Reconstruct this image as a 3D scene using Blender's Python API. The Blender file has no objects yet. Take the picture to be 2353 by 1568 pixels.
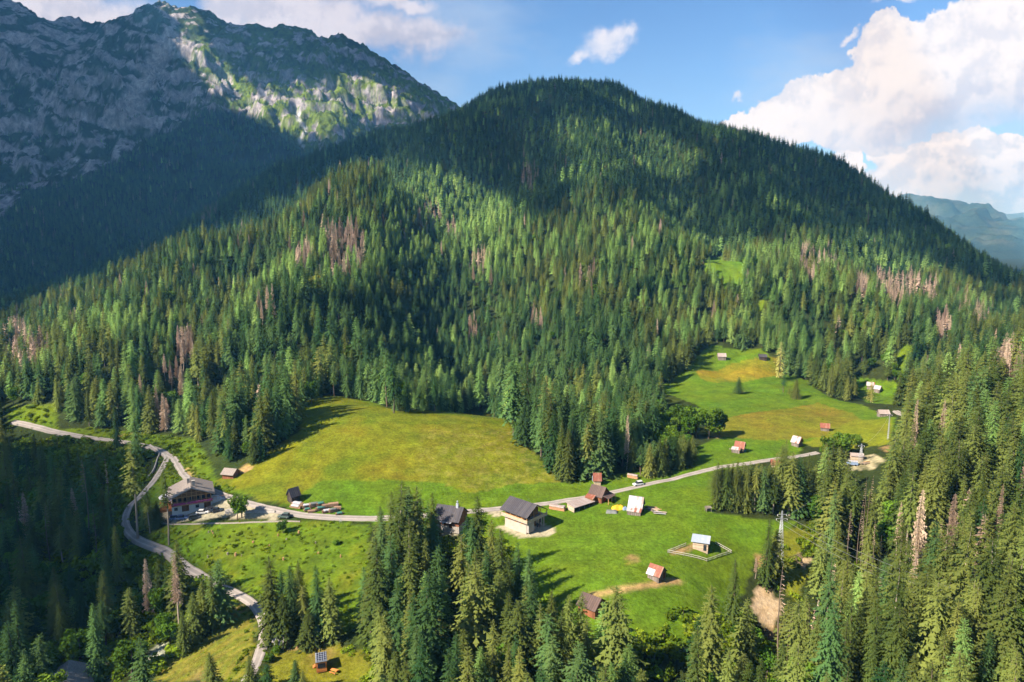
import bpy, bmesh, math, random
import numpy as np
from mathutils import Vector, Matrix, Euler
random.seed(7); np.random.seed(7)
RAD = math.radians
scene = bpy.context.scene
COL = scene.collection
# ---------------------------------------------------------------- camera model
# (the photograph is measured on a 2353 x 1568 grid; 24 mm lens, drone 95 m above the meadow)
PW, PH, FPX = 2353.0, 1568.0, 2353.0*24/36
PITCH = RAD(8.5); CT, ST = math.cos(PITCH), math.sin(PITCH)
CAMZ = 95.0
def ray(u, v):
    xc = (np.asarray(u, float)-PW/2)/FPX; yc = (PH/2-np.asarray(v, float))/FPX
    return xc, CT+yc*ST, -ST+yc*CT
def at_y(u, v, Y):
    x, y, z = ray(u, v); t = Y/y
    return float(x*t), float(Y), float(CAMZ+z*t)
def at_z(u, v, Z):
    x, y, z = ray(u, v); t = (Z-CAMZ)/z
    return float(x*t), float(y*t), float(Z)
def project(x, y, z):
    x = np.asarray(x, float); y = np.asarray(y, float); z = np.asarray(z, float)-CAMZ
    d = y*CT-z*ST; h = y*ST+z*CT
    return PW/2+FPX*x/d, PH/2-FPX*h/d, d
cam_d = bpy.data.cameras.new('camera'); cam = bpy.data.objects.new('camera', cam_d); COL.objects.link(cam)
cam_d.lens = 24; cam_d.sensor_width = 36; cam_d.clip_start = 1; cam_d.clip_end = 40000
cam.location = (0, 0, CAMZ); cam.rotation_euler = (RAD(90)-PITCH, 0, 0)
scene.camera = cam
# ---------------------------------------------------------------- noise
def _h(ix, iy, seed):
    h = (ix.astype(np.int64)*374761393+iy.astype(np.int64)*668265263+seed*974711) & 0xffffffff
    h = ((h ^ (h >> 13))*1274126177) & 0xffffffff
    h = ((h ^ (h >> 16))*2246822519) & 0xffffffff
    return (h ^ (h >> 15)) & 0xffffffff
def perlin(x, y, seed=0):
    x = np.asarray(x, float); y = np.asarray(y, float)
    ix = np.floor(x); iy = np.floor(y); fx = x-ix; fy = y-iy
    def g(a, b):
        ang = _h(ix+a, iy+b, seed)*(2*math.pi/4294967296.0)
        return np.cos(ang)*(fx-a)+np.sin(ang)*(fy-b)
    sx = fx*fx*fx*(fx*(fx*6-15)+10); sy = fy*fy*fy*(fy*(fy*6-15)+10)
    a = g(0, 0)*(1-sx)+g(1, 0)*sx; b = g(0, 1)*(1-sx)+g(1, 1)*sx
    return (a*(1-sy)+b*sy)*1.5
def fbm(x, y, seed=0, octv=4, gain=.5):
    r = 0; amp = 1; tot = 0
    for o in range(octv):
        r = r+amp*perlin(x*2**o, y*2**o, seed+o*17); tot += amp; amp *= gain
    return r/tot
def ridged(x, y, seed=0, octv=5, gain=.55):
    r = 0; amp = 1; tot = 0; w = 1
    for o in range(octv):
        n = 1-np.abs(perlin(x*2.03**o, y*2.03**o, seed+o*31)); n = n*n*w
        w = np.clip(n*1.6, 0, 1); r = r+amp*n; tot += amp; amp *= gain
    return r/tot
def sstep(a, b, x):
    t = np.clip((np.asarray(x, float)-a)/(b-a), 0, 1); return t*t*(3-2*t)
# ---------------------------------------------------------------- terrain: control points -> thin plate
class TPS:
    def __init__(s, pts, lam=.02, scale=300.):
        P = np.array(pts, float); s.sc = scale; s.c = P[:, :2]/scale; z = P[:, 2]; n = len(P)
        K = s.k(s.c, s.c)+lam*np.eye(n); Q = np.hstack([np.ones((n, 1)), s.c])
        A = np.block([[K, Q], [Q.T, np.zeros((3, 3))]])
        w = np.linalg.solve(A, np.concatenate([z, np.zeros(3)])); s.w = w[:n]; s.a = w[n:]
    @staticmethod
    def k(a, b):
        d2 = ((a[:, None, :]-b[None, :, :])**2).sum(2)
        return .5*d2*np.log(d2+1e-12)
    def __call__(s, x, y):
        x = np.asarray(x, float); sh = x.shape; q = np.stack([x.ravel(), np.asarray(y, float).ravel()], 1)/s.sc
        out = np.empty(len(q))
        for i in range(0, len(q), 20000):
            b = q[i:i+20000]; out[i:i+20000] = s.k(b, s.c)@s.w+s.a[0]+b@s.a[1:]
        return out.reshape(sh)
CP = []
for u, v, Z in [(500,1190,0),(860,1192,0),(1130,1170,0),(1400,1135,1),(1640,1075,3.5),(1790,1055,4),(2070,952,6),(1400,1250,0),(1500,1320,0),
    (1450,1440,-3),(1650,1250,0),(1800,1200,1),(1750,1400,-13),(1800,1500,-19),(1640,1420,-5),(1850,1300,-9),(2000,1520,-10),(1000,1500,-8),(1000,1300,-4),
    (800,1560,-11),(560,1568,-11),(600,1420,-9),(530,1360,-8),(440,1310,-7),(300,1230,-6),(290,1190,-4.5),(330,1130,-2),(375,1065,0),
    (240,1010,1),(30,970,2),(170,1560,-20),(0,1300,-26),(150,1200,-16),(0,1100,-16),(450,1500,-12),(640,1210,-.5),(640,1290,-6),(400,1260,-5),(830,1330,-5),
    (700,1480,-10),(500,1110,3),(720,920,21),(900,950,20),(1120,930,20),(1000,1060,9),(1250,1110,2.5),(1400,1080,3.5),(1960,1040,3),(430,1145,0),
    (1550,1060,3),(1900,1080,1),(2000,1200,-3),(1200,1568,-11),(1500,1568,-11),(330,1400,-20),(2100,1350,-3)]:
    CP.append(at_z(u, v, Z))
for u, v, Y in [(1657,820,465),(1520,880,395),(1800,960,335),(1900,880,425),(2010,890,440),(1750,800,480),
    (2353,1500,125),(2353,1250,175),(2353,1000,250),(2353,850,335),(2200,900,330),(2600,1000,230),(2600,750,330),(2150,1150,215),
    (1000,800,400),(1000,600,560),(1000,450,740),(900,368,850),(1250,850,370),(1250,650,540),(1250,450,820),(1250,310,1080),(1260,190,1350),(1380,195,1350),
    (1650,700,560),(1680,620,640),(1650,450,900),(1650,300,1230),(1500,235,1300),(1850,345,1150),(2000,850,455),(2000,650,620),(2000,500,860),(2000,425,1060),
    (2200,560,960),(2353,665,900),(2353,765,600),(2150,720,560),(300,900,370),(300,745,520),(300,668,620),(0,910,380),(0,810,480),(600,900,345),(600,700,510),(600,545,720),
    (150,740,550),(450,600,670),(760,430,800),(1150,420,880),(1450,600,640),(1450,750,470),(820,700,480),(1450,350,1020),(1850,600,680),(1850,450,950)]:
    CP.append(at_y(u, v, Y))
# far flank of the main hill, its back, and the valley behind the spur
for u, v, Y in [(690,365,1250),(870,312,1290),(1050,255,1330),(1170,195,1360),(400,530,1150),(150,670,1000),(-200,760,900),(620,430,1080)]:
    CP.append(at_y(u, v, Y))
CP += [(-330,830,88),(-420,700,45),(-560,720,20),(-650,560,2),(-230,920,125),(0,1600,330),(300,1600,260),(-500,1600,120),(600,1500,120),(900,1200,0),(-900,1150,-10),
       (-800,800,-10),(-700,400,-10),(-450,200,-32),(-600,100,-40),(500,150,30),(700,300,50),(800,600,20),(1000,900,-20),(900,1600,0),(0,1900,220),(-900,1700,0),
       (0,100,-14),(-150,110,-24),(150,100,-12),(250,60,5),(0,0,-20),(-300,0,-40),(300,0,0),(1100,300,20),(-1100,300,-20)]
tps = TPS(CP, lam=.004)
def zbase(x, y):
    x = np.asarray(x, float); y = np.asarray(y, float)
    z = tps(np.clip(x, -1100, 1150), np.clip(y, -50, 1900))
    w = np.maximum(sstep(900, 1500, np.abs(x)), np.maximum(sstep(1600, 2300, y), sstep(0, -250, y)))
    return z*(1-w)+(-60)*w
def gauss_line(pts, amp, w, x, y):
    P = np.array([at_y(*p)[:2] for p in pts]); d = np.full(x.shape, 1e9)
    for a, b in zip(P[:-1], P[1:]):
        ab = b-a; t = np.clip(((x-a[0])*ab[0]+(y-a[1])*ab[1])/(ab@ab), 0, 1); d = np.minimum(d, np.hypot(x-a[0]-t*ab[0], y-a[1]-t*ab[1]))
    return amp*np.exp(-(d/w)**2)
def relief(x, y):
    """the front spur, the gully on its right and the ribs of the main hill"""
    z = gauss_line([(866,450,760),(835,520,680),(770,650,560),(690,800,450)], 36, 60, x, y)
    z = z-gauss_line([(1010,430,830),(1040,560,650),(1080,700,510),(1110,830,410)], 48, 76, x, y)-gauss_line([(1180,330,1060),(1100,380,950),(1010,430,830)], 34, 70, x, y)
    z = z+gauss_line([(1310,275,1160),(1345,330,1060),(1430,480,830),(1520,620,640)], 32, 80, x, y)-gauss_line([(1480,330,1080),(1590,480,860),(1640,570,720)], 38, 78, x, y)
    z = z+gauss_line([(1720,395,1040),(1760,450,940),(1850,600,680),(1900,720,560)], 30, 78, x, y)-gauss_line([(1850,420,1020),(1990,560,800),(2010,680,620)], 28, 72, x, y)
    z = z+gauss_line([(420,640,640),(360,760,500),(300,880,390)], 20, 50, x, y)-gauss_line([(560,640,580),(500,780,450),(440,900,370)], 20, 45, x, y)
    x0, y0, _z = at_z(1762, 1346, -3.5); q = y0-y
    z = z-7.5*sstep(0, 6, q)*np.exp(-((x-x0-.15*q)/8)**2)*sstep(34, 14, q)
    return z
def zfun(x, y):
    x = np.asarray(x, float); y = np.asarray(y, float)
    z = zbase(x, y)+relief(x, y)
    far = sstep(330, 520, y)
    hid = np.maximum(far, sstep(60, 160, x-60)*.5)
    z = z+fbm(x/90, y/90, 3, 4)*(1.0+9*far)+fbm(x/26, y/26, 9, 3)*(.35+2.0*far)+fbm(x/6, y/6, 21, 2)*.16*(1-far)
    z = z-ridged(x/230+.3*fbm(x/200, y/200, 5, 2), y/420, 12, 3)*14*far
    return z
GY = np.concatenate([np.arange(-300, 60, 12.), np.arange(60, 440, 1.5), np.arange(440, 620, 2.5), np.arange(620, 1000, 5), np.arange(1000, 1500, 8), np.arange(1500, 2400, 30), np.array([2600, 3200, 4500, 7000, 13500.])])
half = np.concatenate([np.arange(0, 260, 1.5), np.arange(260, 420, 2.5), np.arange(420, 700, 5), np.arange(700, 1100, 9), np.arange(1100, 1800, 40), np.array([2000, 2600, 3600, 5500, 12000.])])
GX = np.concatenate([-half[:0:-1], half])
GXX, GYY = np.meshgrid(GX, GY); GZ = zfun(GXX, GYY)
def ground_z(x, y):
    """height of the ground mesh (bilinear on its grid)"""
    x = np.asarray(x, float); y = np.asarray(y, float)
    i = np.clip(np.searchsorted(GX, x)-1, 0, len(GX)-2); j = np.clip(np.searchsorted(GY, y)-1, 0, len(GY)-2)
    fx = np.clip((x-GX[i])/(GX[i+1]-GX[i]), 0, 1); fy = np.clip((y-GY[j])/(GY[j+1]-GY[j]), 0, 1)
    return (GZ[j, i]*(1-fx)+GZ[j, i+1]*fx)*(1-fy)+(GZ[j+1, i]*(1-fx)+GZ[j+1, i+1]*fx)*fy
TT = np.concatenate([np.arange(90, 500, .8), np.arange(500, 2000, 4)])
def hit(u, v):
    """point of the ground that the photograph shows at (u, v)"""
    u = np.atleast_1d(np.asarray(u, float)); v = np.atleast_1d(np.asarray(v, float)); out = np.zeros((len(u), 3))
    for k in range(len(u)):
        x, y, z = ray(u[k], v[k]); d = ground_z(x*TT, y*TT)-(CAMZ+z*TT)
        q = np.nonzero(d > 0)[0]; i = q[0] if len(q) else len(TT)-1
        t = TT[i]
        if i > 0 and len(q): t = TT[i-1]+(TT[i]-TT[i-1])*(-d[i-1])/(d[i]-d[i-1])
        out[k] = (x*t, y*t, 0)
    out[:, 2] = ground_z(out[:, 0], out[:, 1]); return out
def hit1(u, v): return Vector(hit(u, v)[0])
def poly(pts):
    p = np.array(pts, float); return hit(p[:, 0], p[:, 1])[:, :2]
def inside(P, x, y):
    x = np.asarray(x); y = np.asarray(y); r = np.zeros(x.shape, bool); n = len(P); j = n-1
    for i in range(n):
        xi, yi = P[i]; xj, yj = P[j]
        if yi != yj:
            c = ((yi > y) != (yj > y)) & (x < (xj-xi)*(y-yi)/(yj-yi)+xi); r ^= c
        j = i
    return r
def dist_line(L, x, y):
    d = np.full(np.asarray(x).shape, 1e9)
    for a, b in zip(L[:-1], L[1:]):
        ab = b-a; t = np.clip(((x-a[0])*ab[0]+(y-a[1])*ab[1])/(ab@ab+1e-9), 0, 1)
        d = np.minimum(d, np.hypot(x-a[0]-t*ab[0], y-a[1]-t*ab[1]))
    return d
# ---------------------------------------------------------------- object helpers
def tag(o, label=None, cat=None, group=None, kind=None):
    if label: o['label'] = label
    if cat: o['category'] = cat
    if group: o['group'] = group
    if kind: o['kind'] = kind
    return o
def grid_mesh(name, X, Y, Z):
    m, n = Z.shape
    co = np.stack([X, Y, Z], -1).reshape(-1, 3).astype(np.float32)
    idx = np.arange(m*n).reshape(m, n)
    q = np.stack([idx[:-1, :-1], idx[:-1, 1:], idx[1:, 1:], idx[1:, :-1]], -1).reshape(-1, 4).astype(np.int32)
    return np_mesh(name, co, q)
def np_mesh(name, co, faces):
    """faces: (n,3) or (n,4) int array"""
    me = bpy.data.meshes.new(name); k = faces.shape[1]
    me.vertices.add(len(co)); me.vertices.foreach_set('co', np.asarray(co, np.float32).ravel())
    me.loops.add(faces.size); me.loops.foreach_set('vertex_index', faces.astype(np.int32).ravel())
    me.polygons.add(len(faces)); me.polygons.foreach_set('loop_start', np.arange(0, faces.size, k, dtype=np.int32))
    me.update(calc_edges=True); return me
def smooth(me):
    me.polygons.foreach_set('use_smooth', np.ones(len(me.polygons), bool)); return me
def col_attr(me, name, rgb):
    a = me.attributes.new(name, 'FLOAT_COLOR', 'POINT')
    a.data.foreach_set('color', np.concatenate([rgb, np.ones((len(rgb), 1))], 1).astype(np.float32).ravel())
def put(name, me, mats=None, parent=None, loc=None, rz=None):
    o = bpy.data.objects.new(name, me); COL.objects.link(o)
    if mats is not None and me is not None and not me.materials:
        for m in (mats if isinstance(mats, (list, tuple)) else [mats]): me.materials.append(m)
    if parent: o.parent = parent
    if loc is not None: o.location = loc
    if rz is not None: o.rotation_euler = (0, 0, rz)
    return o
def empty(name, loc, rz=0.0):
    o = bpy.data.objects.new(name, None); COL.objects.link(o); o.location = loc; o.rotation_euler = (0, 0, rz)
    o.empty_display_size = .5; return o
# ---------------------------------------------------------------- node helpers
class NT:
    def __init__(s, tree): s.t = tree; s.n = tree.nodes; s.l = tree.links
    def new(s, typ, **kw):
        n = s.n.new(typ)
        for k, v in kw.items(): setattr(n, k, v)
        return n
    def set(s, sock, val):
        if hasattr(val, 'is_linked') or isinstance(val, bpy.types.NodeSocket): s.l.new(val, sock)
        else:
            if hasattr(sock.default_value, '__len__') and not hasattr(val, '__len__'): val = (val,)*len(sock.default_value)
            if hasattr(val, '__len__') and hasattr(sock.default_value, '__len__') and len(val) == 3 and len(sock.default_value) == 4: val = (*val, 1)
            sock.default_value = val
    def m(s, op, a, b=None, c=None, clamp=False):
        n = s.new('ShaderNodeMath', operation=op, use_clamp=clamp); s.set(n.inputs[0], a)
        if b is not None: s.set(n.inputs[1], b)
        if c is not None: s.set(n.inputs[2], c)
        return n.outputs[0]
    def vm(s, op, a, b=None, scale=None):
        n = s.new('ShaderNodeVectorMath', operation=op); s.set(n.inputs[0], a)
        if b is not None: s.set(n.inputs[1], b)
        if scale is not None: s.set(n.inputs['Scale'], scale)
        return n.outputs['Value'] if op in ('DOT_PRODUCT', 'LENGTH', 'DISTANCE') else n.outputs[0]
    def noise(s, vec, scale, detail=4, rough=.55, dist=0.0, dim='3D'):
        n = s.new('ShaderNodeTexNoise', noise_dimensions=dim); s.set(n.inputs['Vector'], vec)
        n.inputs['Scale'].default_value = scale; n.inputs['Detail'].default_value = detail
        n.inputs['Roughness'].default_value = rough; n.inputs['Distortion'].default_value = dist
        return n.outputs['Fac']
    def ramp(s, fac, lo, hi, a=0.0, b=1.0, smooth=True):
        n = s.new('ShaderNodeMapRange', interpolation_type='SMOOTHSTEP' if smooth else 'LINEAR', clamp=True)
        s.set(n.inputs[0], fac)
        for i, q in zip((1, 2, 3, 4), (lo, hi, a, b)): s.set(n.inputs[i], q)
        return n.outputs[0]
    def mix(s, fac, a, b, mode='MIX'):
        n = s.new('ShaderNodeMix', data_type='RGBA', blend_type=mode); s.set(n.inputs[0], fac); s.set(n.inputs[6], a); s.set(n.inputs[7], b)
        return n.outputs[2]
    def xyz(s, v):
        n = s.new('ShaderNodeSeparateXYZ'); s.set(n.inputs[0], v); return n.outputs
    def comb(s, x, y, z):
        n = s.new('ShaderNodeCombineXYZ'); s.set(n.inputs[0], x); s.set(n.inputs[1], y); s.set(n.inputs[2], z); return n.outputs[0]
def material(name):
    m = bpy.data.materials.new(name); m.use_nodes = True; nt = NT(m.node_tree)
    return m, nt, m.node_tree.nodes['Principled BSDF']
TONE = .74   # albedo level that goes with the exposure
def simple_mat(name, col, rough=.8, var=.25, scale=1.5, spec=.2, metal=0.0, stretch=(1, 1, 1), bump=0.0, objvar=0.0):
    col = tuple(c*TONE for c in col); m, nt, b = material(name)
    tc = nt.new('ShaderNodeTexCoord').outputs['Object']
    if stretch != (1, 1, 1): tc = nt.vm('MULTIPLY', tc, stretch)
    f = nt.noise(tc, scale, 5, .65)
    k = nt.ramp(f, .25, .75, 1-var, 1+var, False)
    if objvar:
        r = nt.new('ShaderNodeObjectInfo').outputs['Random']; k = nt.m('MULTIPLY', k, nt.ramp(r, 0, 1, 1-objvar, 1+objvar, False))
    nt.set(b.inputs['Base Color'], nt.vm('SCALE', col, scale=k))
    b.inputs['Roughness'].default_value = rough; b.inputs['Metallic'].default_value = metal
    b.inputs['Specular IOR Level'].default_value = spec
    if bump:
        bn = nt.new('ShaderNodeBump'); bn.inputs['Strength'].default_value = bump; nt.set(bn.inputs['Height'], f); nt.set(b.inputs['Normal'], bn.outputs[0])
    return m
# ---------------------------------------------------------------- land cover, measured on the photograph
OPEN = {
 'valley': poly([(480,1112),(545,1082),(600,1050),(690,990),(700,935),(760,912),(860,925),(900,948),(1010,950),(1120,930),(1170,990),(1215,1050),(1290,1108),(1330,1108),(1400,1092),(1470,1085),(1590,1075),(1580,1040),(1660,1000),
   (1600,930),(1510,890),(1560,860),(1630,795),(1750,800),(1790,850),(1860,878),(1910,915),(1980,930),(2060,960),(2045,1020),(1960,1030),(1850,1022),(1830,1050),(1640,1085),(1640,1180),(1760,1195),(1832,1200),(1790,1240),(1735,1290),(1715,1340),
   (1690,1410),(1600,1480),(1450,1500),(1330,1500),(1225,1440),(1205,1350),(1160,1270),(1100,1225),(860,1205),(850,1200),(690,1180),(520,1130)]),
 'far': poly([(1962,860),(2060,878),(2110,900),(2050,930),(1990,925)]),
 'bank': poly([(395,1205),(520,1200),(700,1196),(850,1205),(850,1300),(870,1400),(780,1465),(690,1440),(640,1400),(560,1352),(470,1300),(380,1255),(330,1225)]),
 'field': poly([(360,1568),(372,1505),(480,1460),(545,1395),(575,1400),(592,1440),(585,1500),(565,1568)]),
 'lawn': poly([(600,1568),(622,1500),(700,1488),(770,1478),(850,1505),(860,1568)]),
 'clear': poly([(1622,592),(1660,588),(1718,610),(1705,652),(1670,668),(1640,650),(1618,622)]),
 'clear2': poly([(1740,690),(1760,690),(1765,715),(1745,715)]),
 'clear3': poly([(2085,790),(2110,800),(2095,850),(2060,860),(2055,830)]),
 'yard': poly([(366,1200),(380,1165),(520,1140),(575,1160),(640,1172),(640,1196),(400,1203)]),
 'site': poly([(1945,1052),(2005,1045),(2035,1058),(2010,1078),(1950,1080)]),
 'verge': poly([(20,935),(130,930),(130,985),(300,990),(380,1000),(450,1010),(480,1060),(460,1090),(420,1080),(370,1025),(240,1005),(100,985),(20,965)]),
 'glade': poly([(690,650),(745,625),(760,640),(700,685)]),
 'gully': poly([(1735,1345),(1790,1350),(1800,1420),(1740,1450),(1715,1400)]),
 'verge2': poly([(400,1040),(480,1060),(500,1112),(470,1122),(430,1090)]),
 'verge3': poly([(378,1075),(430,1108),(380,1140),(340,1185),(318,1175),(330,1135),(365,1105)]),
 'rough': poly([(1790,1225),(1860,1205),(1870,1300),(1830,1380),(1760,1330),(1745,1290)]),
}
GOLD = poly([(480,1112),(545,1082),(600,1050),(690,990),(690,930),(760,905),(900,940),(1010,945),(1120,925),(1180,990),(1290,1108),(1240,1110),(1180,1112),(1125,1128),(1075,1132),(1020,1112),(950,1104),(880,1104),(740,1104),(700,1130),(690,1160),(600,1152),(545,1125)])
GOLD2 = poly([(1600,998),(1645,965),(1760,945),(1880,925),(1960,950),(1990,975),(1930,1000),(1850,1008),(1760,1012),(1660,1003)])
GOLD3 = poly([(1600,852),(1680,835),(1790,822),(1800,860),(1740,872),(1650,880),(1610,870)])
MOWN = poly([(1960,965),(2050,960),(2045,1020),(1960,1030),(1830,1022),(1900,1000)])
def catmull(P, n=10):
    P = np.asarray(P, float); Q = np.vstack([2*P[0]-P[1], P, 2*P[-1]-P[-2]]); out = []
    for i in range(1, len(Q)-2):
        for t in np.linspace(0, 1, n, endpoint=False):
            a, b, c, d = Q[i-1:i+3]
            out.append(.5*((2*b)+(-a+c)*t+(2*a-5*b+4*c-d)*t*t+(-a+3*b-3*c+d)*t**3))
    return np.array(out+[P[-1]])
ROADS = {
 'valley': (catmull(poly([(520,1141),(560,1154),(640,1173),(720,1186),(860,1192),(1000,1183),(1130,1171),(1250,1158),(1400,1133),(1520,1106),(1640,1077),(1720,1065),(1800,1053),(1880,1040)])), 3.1),
 'fork': (catmull(poly([(520,1141),(470,1120),(430,1098),(412,1075),(400,1055),(385,1045)])), 2.7),
 'upper': (catmull(poly([(30,970),(100,986),(180,1002),(240,1010),(300,1018),(345,1028),(382,1046),(374,1074),(350,1110),(322,1142),(300,1162),(288,1190),(292,1216),(315,1240),(380,1268),(440,1312),(500,1344),(545,1366),(585,1392),(606,1430),(605,1470),(590,1520),(560,1575),(520,1640)])), 3.0),
 'far': (catmull(poly([(2058,945),(2078,955),(2085,968),(2072,985),(2062,1010)])), 3.2),
}
# ---------------------------------------------------------------- ground colours (albedo)
X, Y, Z = GXX, GYY, GZ
fn = lambda s, seed, o=4: fbm(X/s, Y/s, seed, o)
floor = np.array([.034, .048, .014]); green = np.array([.105, .182, .012]); gold = np.array([.168, .182, .012])
lime = np.array([.125, .190, .012]); straw = np.array([.26, .22, .045]); gravel = np.array([.44, .385, .34]); earth = np.array([.42, .27, .15]); scar = np.array([.58, .43, .34])
RGB = np.zeros(X.shape+(3,))+floor
RGB += (fn(14, 51)[..., None]*.5)*floor
grassy = np.clip(fn(60, 53)*1.8-.35, 0, 1)[..., None]; RGB = RGB*(1-grassy*.7)+lime*.55*grassy*.7
def paint(mask, c, var=0.0, s=8, seed=1, soft=None):
    global RGB
    m = mask.astype(float)[..., None] if mask.dtype == bool else mask[..., None]
    cc = np.asarray(c)*(1+var*fn(s, seed)[..., None])
    RGB = RGB*(1-m)+cc*m
def pin(P): return inside(P, X, Y)
for k in ('valley', 'far'): paint(pin(OPEN[k]), green, .35, 9, 2)
vm = pin(OPEN['valley']); t = np.clip(.5+fn(40, 61)*1.3, 0, 1)*vm
paint(t*.35, lime, .25, 7, 3); paint(np.clip(fn(25, 63)*2.4-.9, 0, 1)*vm*.6, gold, .2, 7, 4)
u0_, v0_, d0_ = project(X, Y, Z); g = pin(GOLD); paint(g, gold, .40, 7, 5); paint(g*np.clip(fn(24, 64)*2.6, 0, 1)*.42, np.array([.23, .165, .016]), .25); paint(g*np.clip(fn(19, 66)*2.6-.1, 0, 1)*.75, lime*.8, .3); tp = g & (v0_ < 975); paint(tp*np.clip(fn(12, 65)*2+.5, 0, 1)*.6, lime*.75, .3)
u_, v_, d_ = project(X, Y, Z)
tuft = g & (u_ > 960) & (v_ > 985); paint(tuft*np.clip(fn(3.2, 67)*2.5+.1, 0, 1)*.6, np.array([.29, .25, .075]))
paint(pin(GOLD2), np.array([.185, .180, .018]), .35, 8, 6); paint(pin(GOLD2)*np.clip(fn(26, 68)*2, 0, 1)*.7, np.array([.24, .165, .025])); paint(pin(GOLD3)*np.clip(.8+fn(20, 69), 0, 1), np.array([.29, .22, .022]), .25, 8, 7)
paint(pin(MOWN), np.array([.195, .215, .016]), .2, 10, 8)
paint(pin(OPEN['bank']), lime*.55+green*.4, .6, 5, 9); paint(pin(OPEN['bank'])*np.clip(fn(9, 70)*2.2-.15, 0, 1)*.7, np.array([.20, .20, .02]), .3)
stripe = .5+.5*np.sin((X*.80-Y*.60+fn(12, 72)*5)*1.7)
paint(pin(OPEN['field']), straw*.8, .25, 6, 10); paint(pin(OPEN['field'])*stripe*.6, lime*.9); paint(pin(OPEN['field'])*np.clip(fn(16, 73)*2.6-.5, 0, 1), earth*.9)
paint(pin(OPEN['lawn']), np.array([.185, .185, .018]), .25, 6, 11); paint(pin(OPEN['lawn'])*np.clip(fn(8, 74)*2-.3, 0, 1)*.6, straw*.8)
paint(pin(OPEN['clear']), np.array([.12, .21, .02]), .3, 10, 12)
paint(pin(OPEN['clear2']), lime); paint(pin(OPEN['clear3']), lime)
paint(pin(OPEN['verge']), lime*.85, .4, 6, 13); paint(pin(OPEN['verge'])*np.clip(fn(11, 75)*2.6-.8, 0, 1), earth)
paint(pin(OPEN['verge2']), lime*.85, .4, 6, 13); paint(pin(OPEN['verge3']), lime*.85, .4, 6, 13); paint(pin(OPEN['rough']), np.array([.17, .18, .02]), .4, 6, 14); paint(pin(OPEN['glade']), np.array([.20, .20, .02]), .4, 6, 15)
lb = pin(poly([(380,1250),(470,1300),(540,1370),(480,1450),(360,1490),(300,1400),(240,1300),(330,1240)])); paint(lb*np.clip(.75+fn(7, 76)*1.2, 0, 1), lime*.65, .4, 6, 16)
lb = pin(poly([(250,1150),(320,1100),(300,1160),(290,1230),(230,1260),(180,1200)])); paint(lb*np.clip(.8+fn(7, 77), 0, 1), lime*.7, .4, 6, 17)
er = poly([(1690,1430),(1760,1470),(1830,1540),(1800,1568),(1650,1520)]); paint(pin(er)*np.clip(.7+fn(6, 78), 0, 1), np.array([.19, .17, .03]), .4, 5, 18)
# bare earth, gravel, erosion scar
def blob(u, v, r, c, k=1.0, asp=1.0, seed=1):
    p = hit(u, v)[0]; d = np.hypot(X-p[0], (Y-p[1])*asp)/r+fn(2.6, seed)*.9
    paint(np.clip((1.15-d)*2.5, 0, 1)*k, c, .2, 3, seed)
blob(560,1081,3.0,earth*1.2); blob(1700,901,3.2,straw*1.3,.8); blob(1650,1005,2,earth,.5); blob(1455,1283,2.0,earth,.8); blob(1447,1294,1.2,straw,.8); blob(1512,1205,1.0,straw,.8); blob(1790,866,3.0,straw*1.2,.9)
blob(1750,1290,2.5,earth,.9); blob(1845,1290,2.6,scar*.8,.9); blob(740,1508,3.5,earth*.6,.5); blob(2100,915,4,earth,.9); blob(2050,1030,4,earth,.7)
path = catmull(poly([(1350,1372),(1400,1362),(1440,1352),(1500,1343),(1560,1336)])); paint(np.clip(1.6-dist_line(path, X, Y)/1.1+fn(3, 80), 0, 1), earth, .25, 3, 19)
path = catmull(poly([(1545,1270),(1570,1262),(1595,1256)])); paint(np.clip(1.7-dist_line(path, X, Y)/.9+fn(3, 81), 0, 1), earth*.9, .2, 3, 20)
path = catmull(poly([(650,1483),(690,1486),(740,1478),(770,1468)])); paint(np.clip(1.4-dist_line(path, X, Y)/.9+fn(3, 82), 0, 1), earth*1.1, .2, 3, 20)
path = catmull(poly([(425,1080),(440,1100),(452,1112),(470,1122)])); paint(np.clip(1.4-dist_line(path, X, Y)/1.6+fn(3, 83), 0, 1)*.8, earth*1.15, .2, 3, 20)
path = catmull(poly([(2003,1560),(1830,1500),(1760,1480),(1700,1462)])); paint(np.clip(1.2-dist_line(path, X, Y)/1.6+fn(3, 84), 0, 1)*.7, earth*.8, .2, 3, 20)
paint(pin(OPEN['yard']), gravel*.95, .12, 4, 21); paint(pin(OPEN['site'])*np.clip(.8+fn(5, 85)*1.6, 0, 1), np.array([.50, .42, .33]), .3, 4, 22)
gx = poly([(1140,1212),(1160,1205),(1245,1203),(1262,1208),(1280,1216),(1272,1228),(1240,1236),(1205,1238),(1175,1230)]); paint(pin(gx), gravel*1.1, .1, 3, 23)
gx = poly([(1130,1168),(1160,1166),(1150,1185),(1140,1190),(1120,1180)]); paint(pin(gx), gravel*1.05, .1, 3, 24)
gx = poly([(1010,1210),(1050,1212),(1060,1230),(1015,1228)]); paint(pin(gx), gravel, .1, 3, 24)
sc = poly([(1738,1352),(1752,1345),(1775,1362),(1792,1385),(1790,1420),(1778,1438),(1758,1432),(1730,1408),(1728,1380)]); paint(pin(sc), scar, .15, 4, 25); paint(pin(sc)*np.clip(perlin((X*.9+Y*.35)*.9, Y*.12, 87)*1.6, 0, 1)*.6, earth*1.1, .2, 3, 26)
gx = poly([(340,1478),(372,1472),(385,1500),(372,1530),(338,1518)]); paint(pin(gx)*np.clip(.6+fn(3, 86)*2, 0, 1), np.array([.5, .5, .5]), .3, 2, 26)
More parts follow.
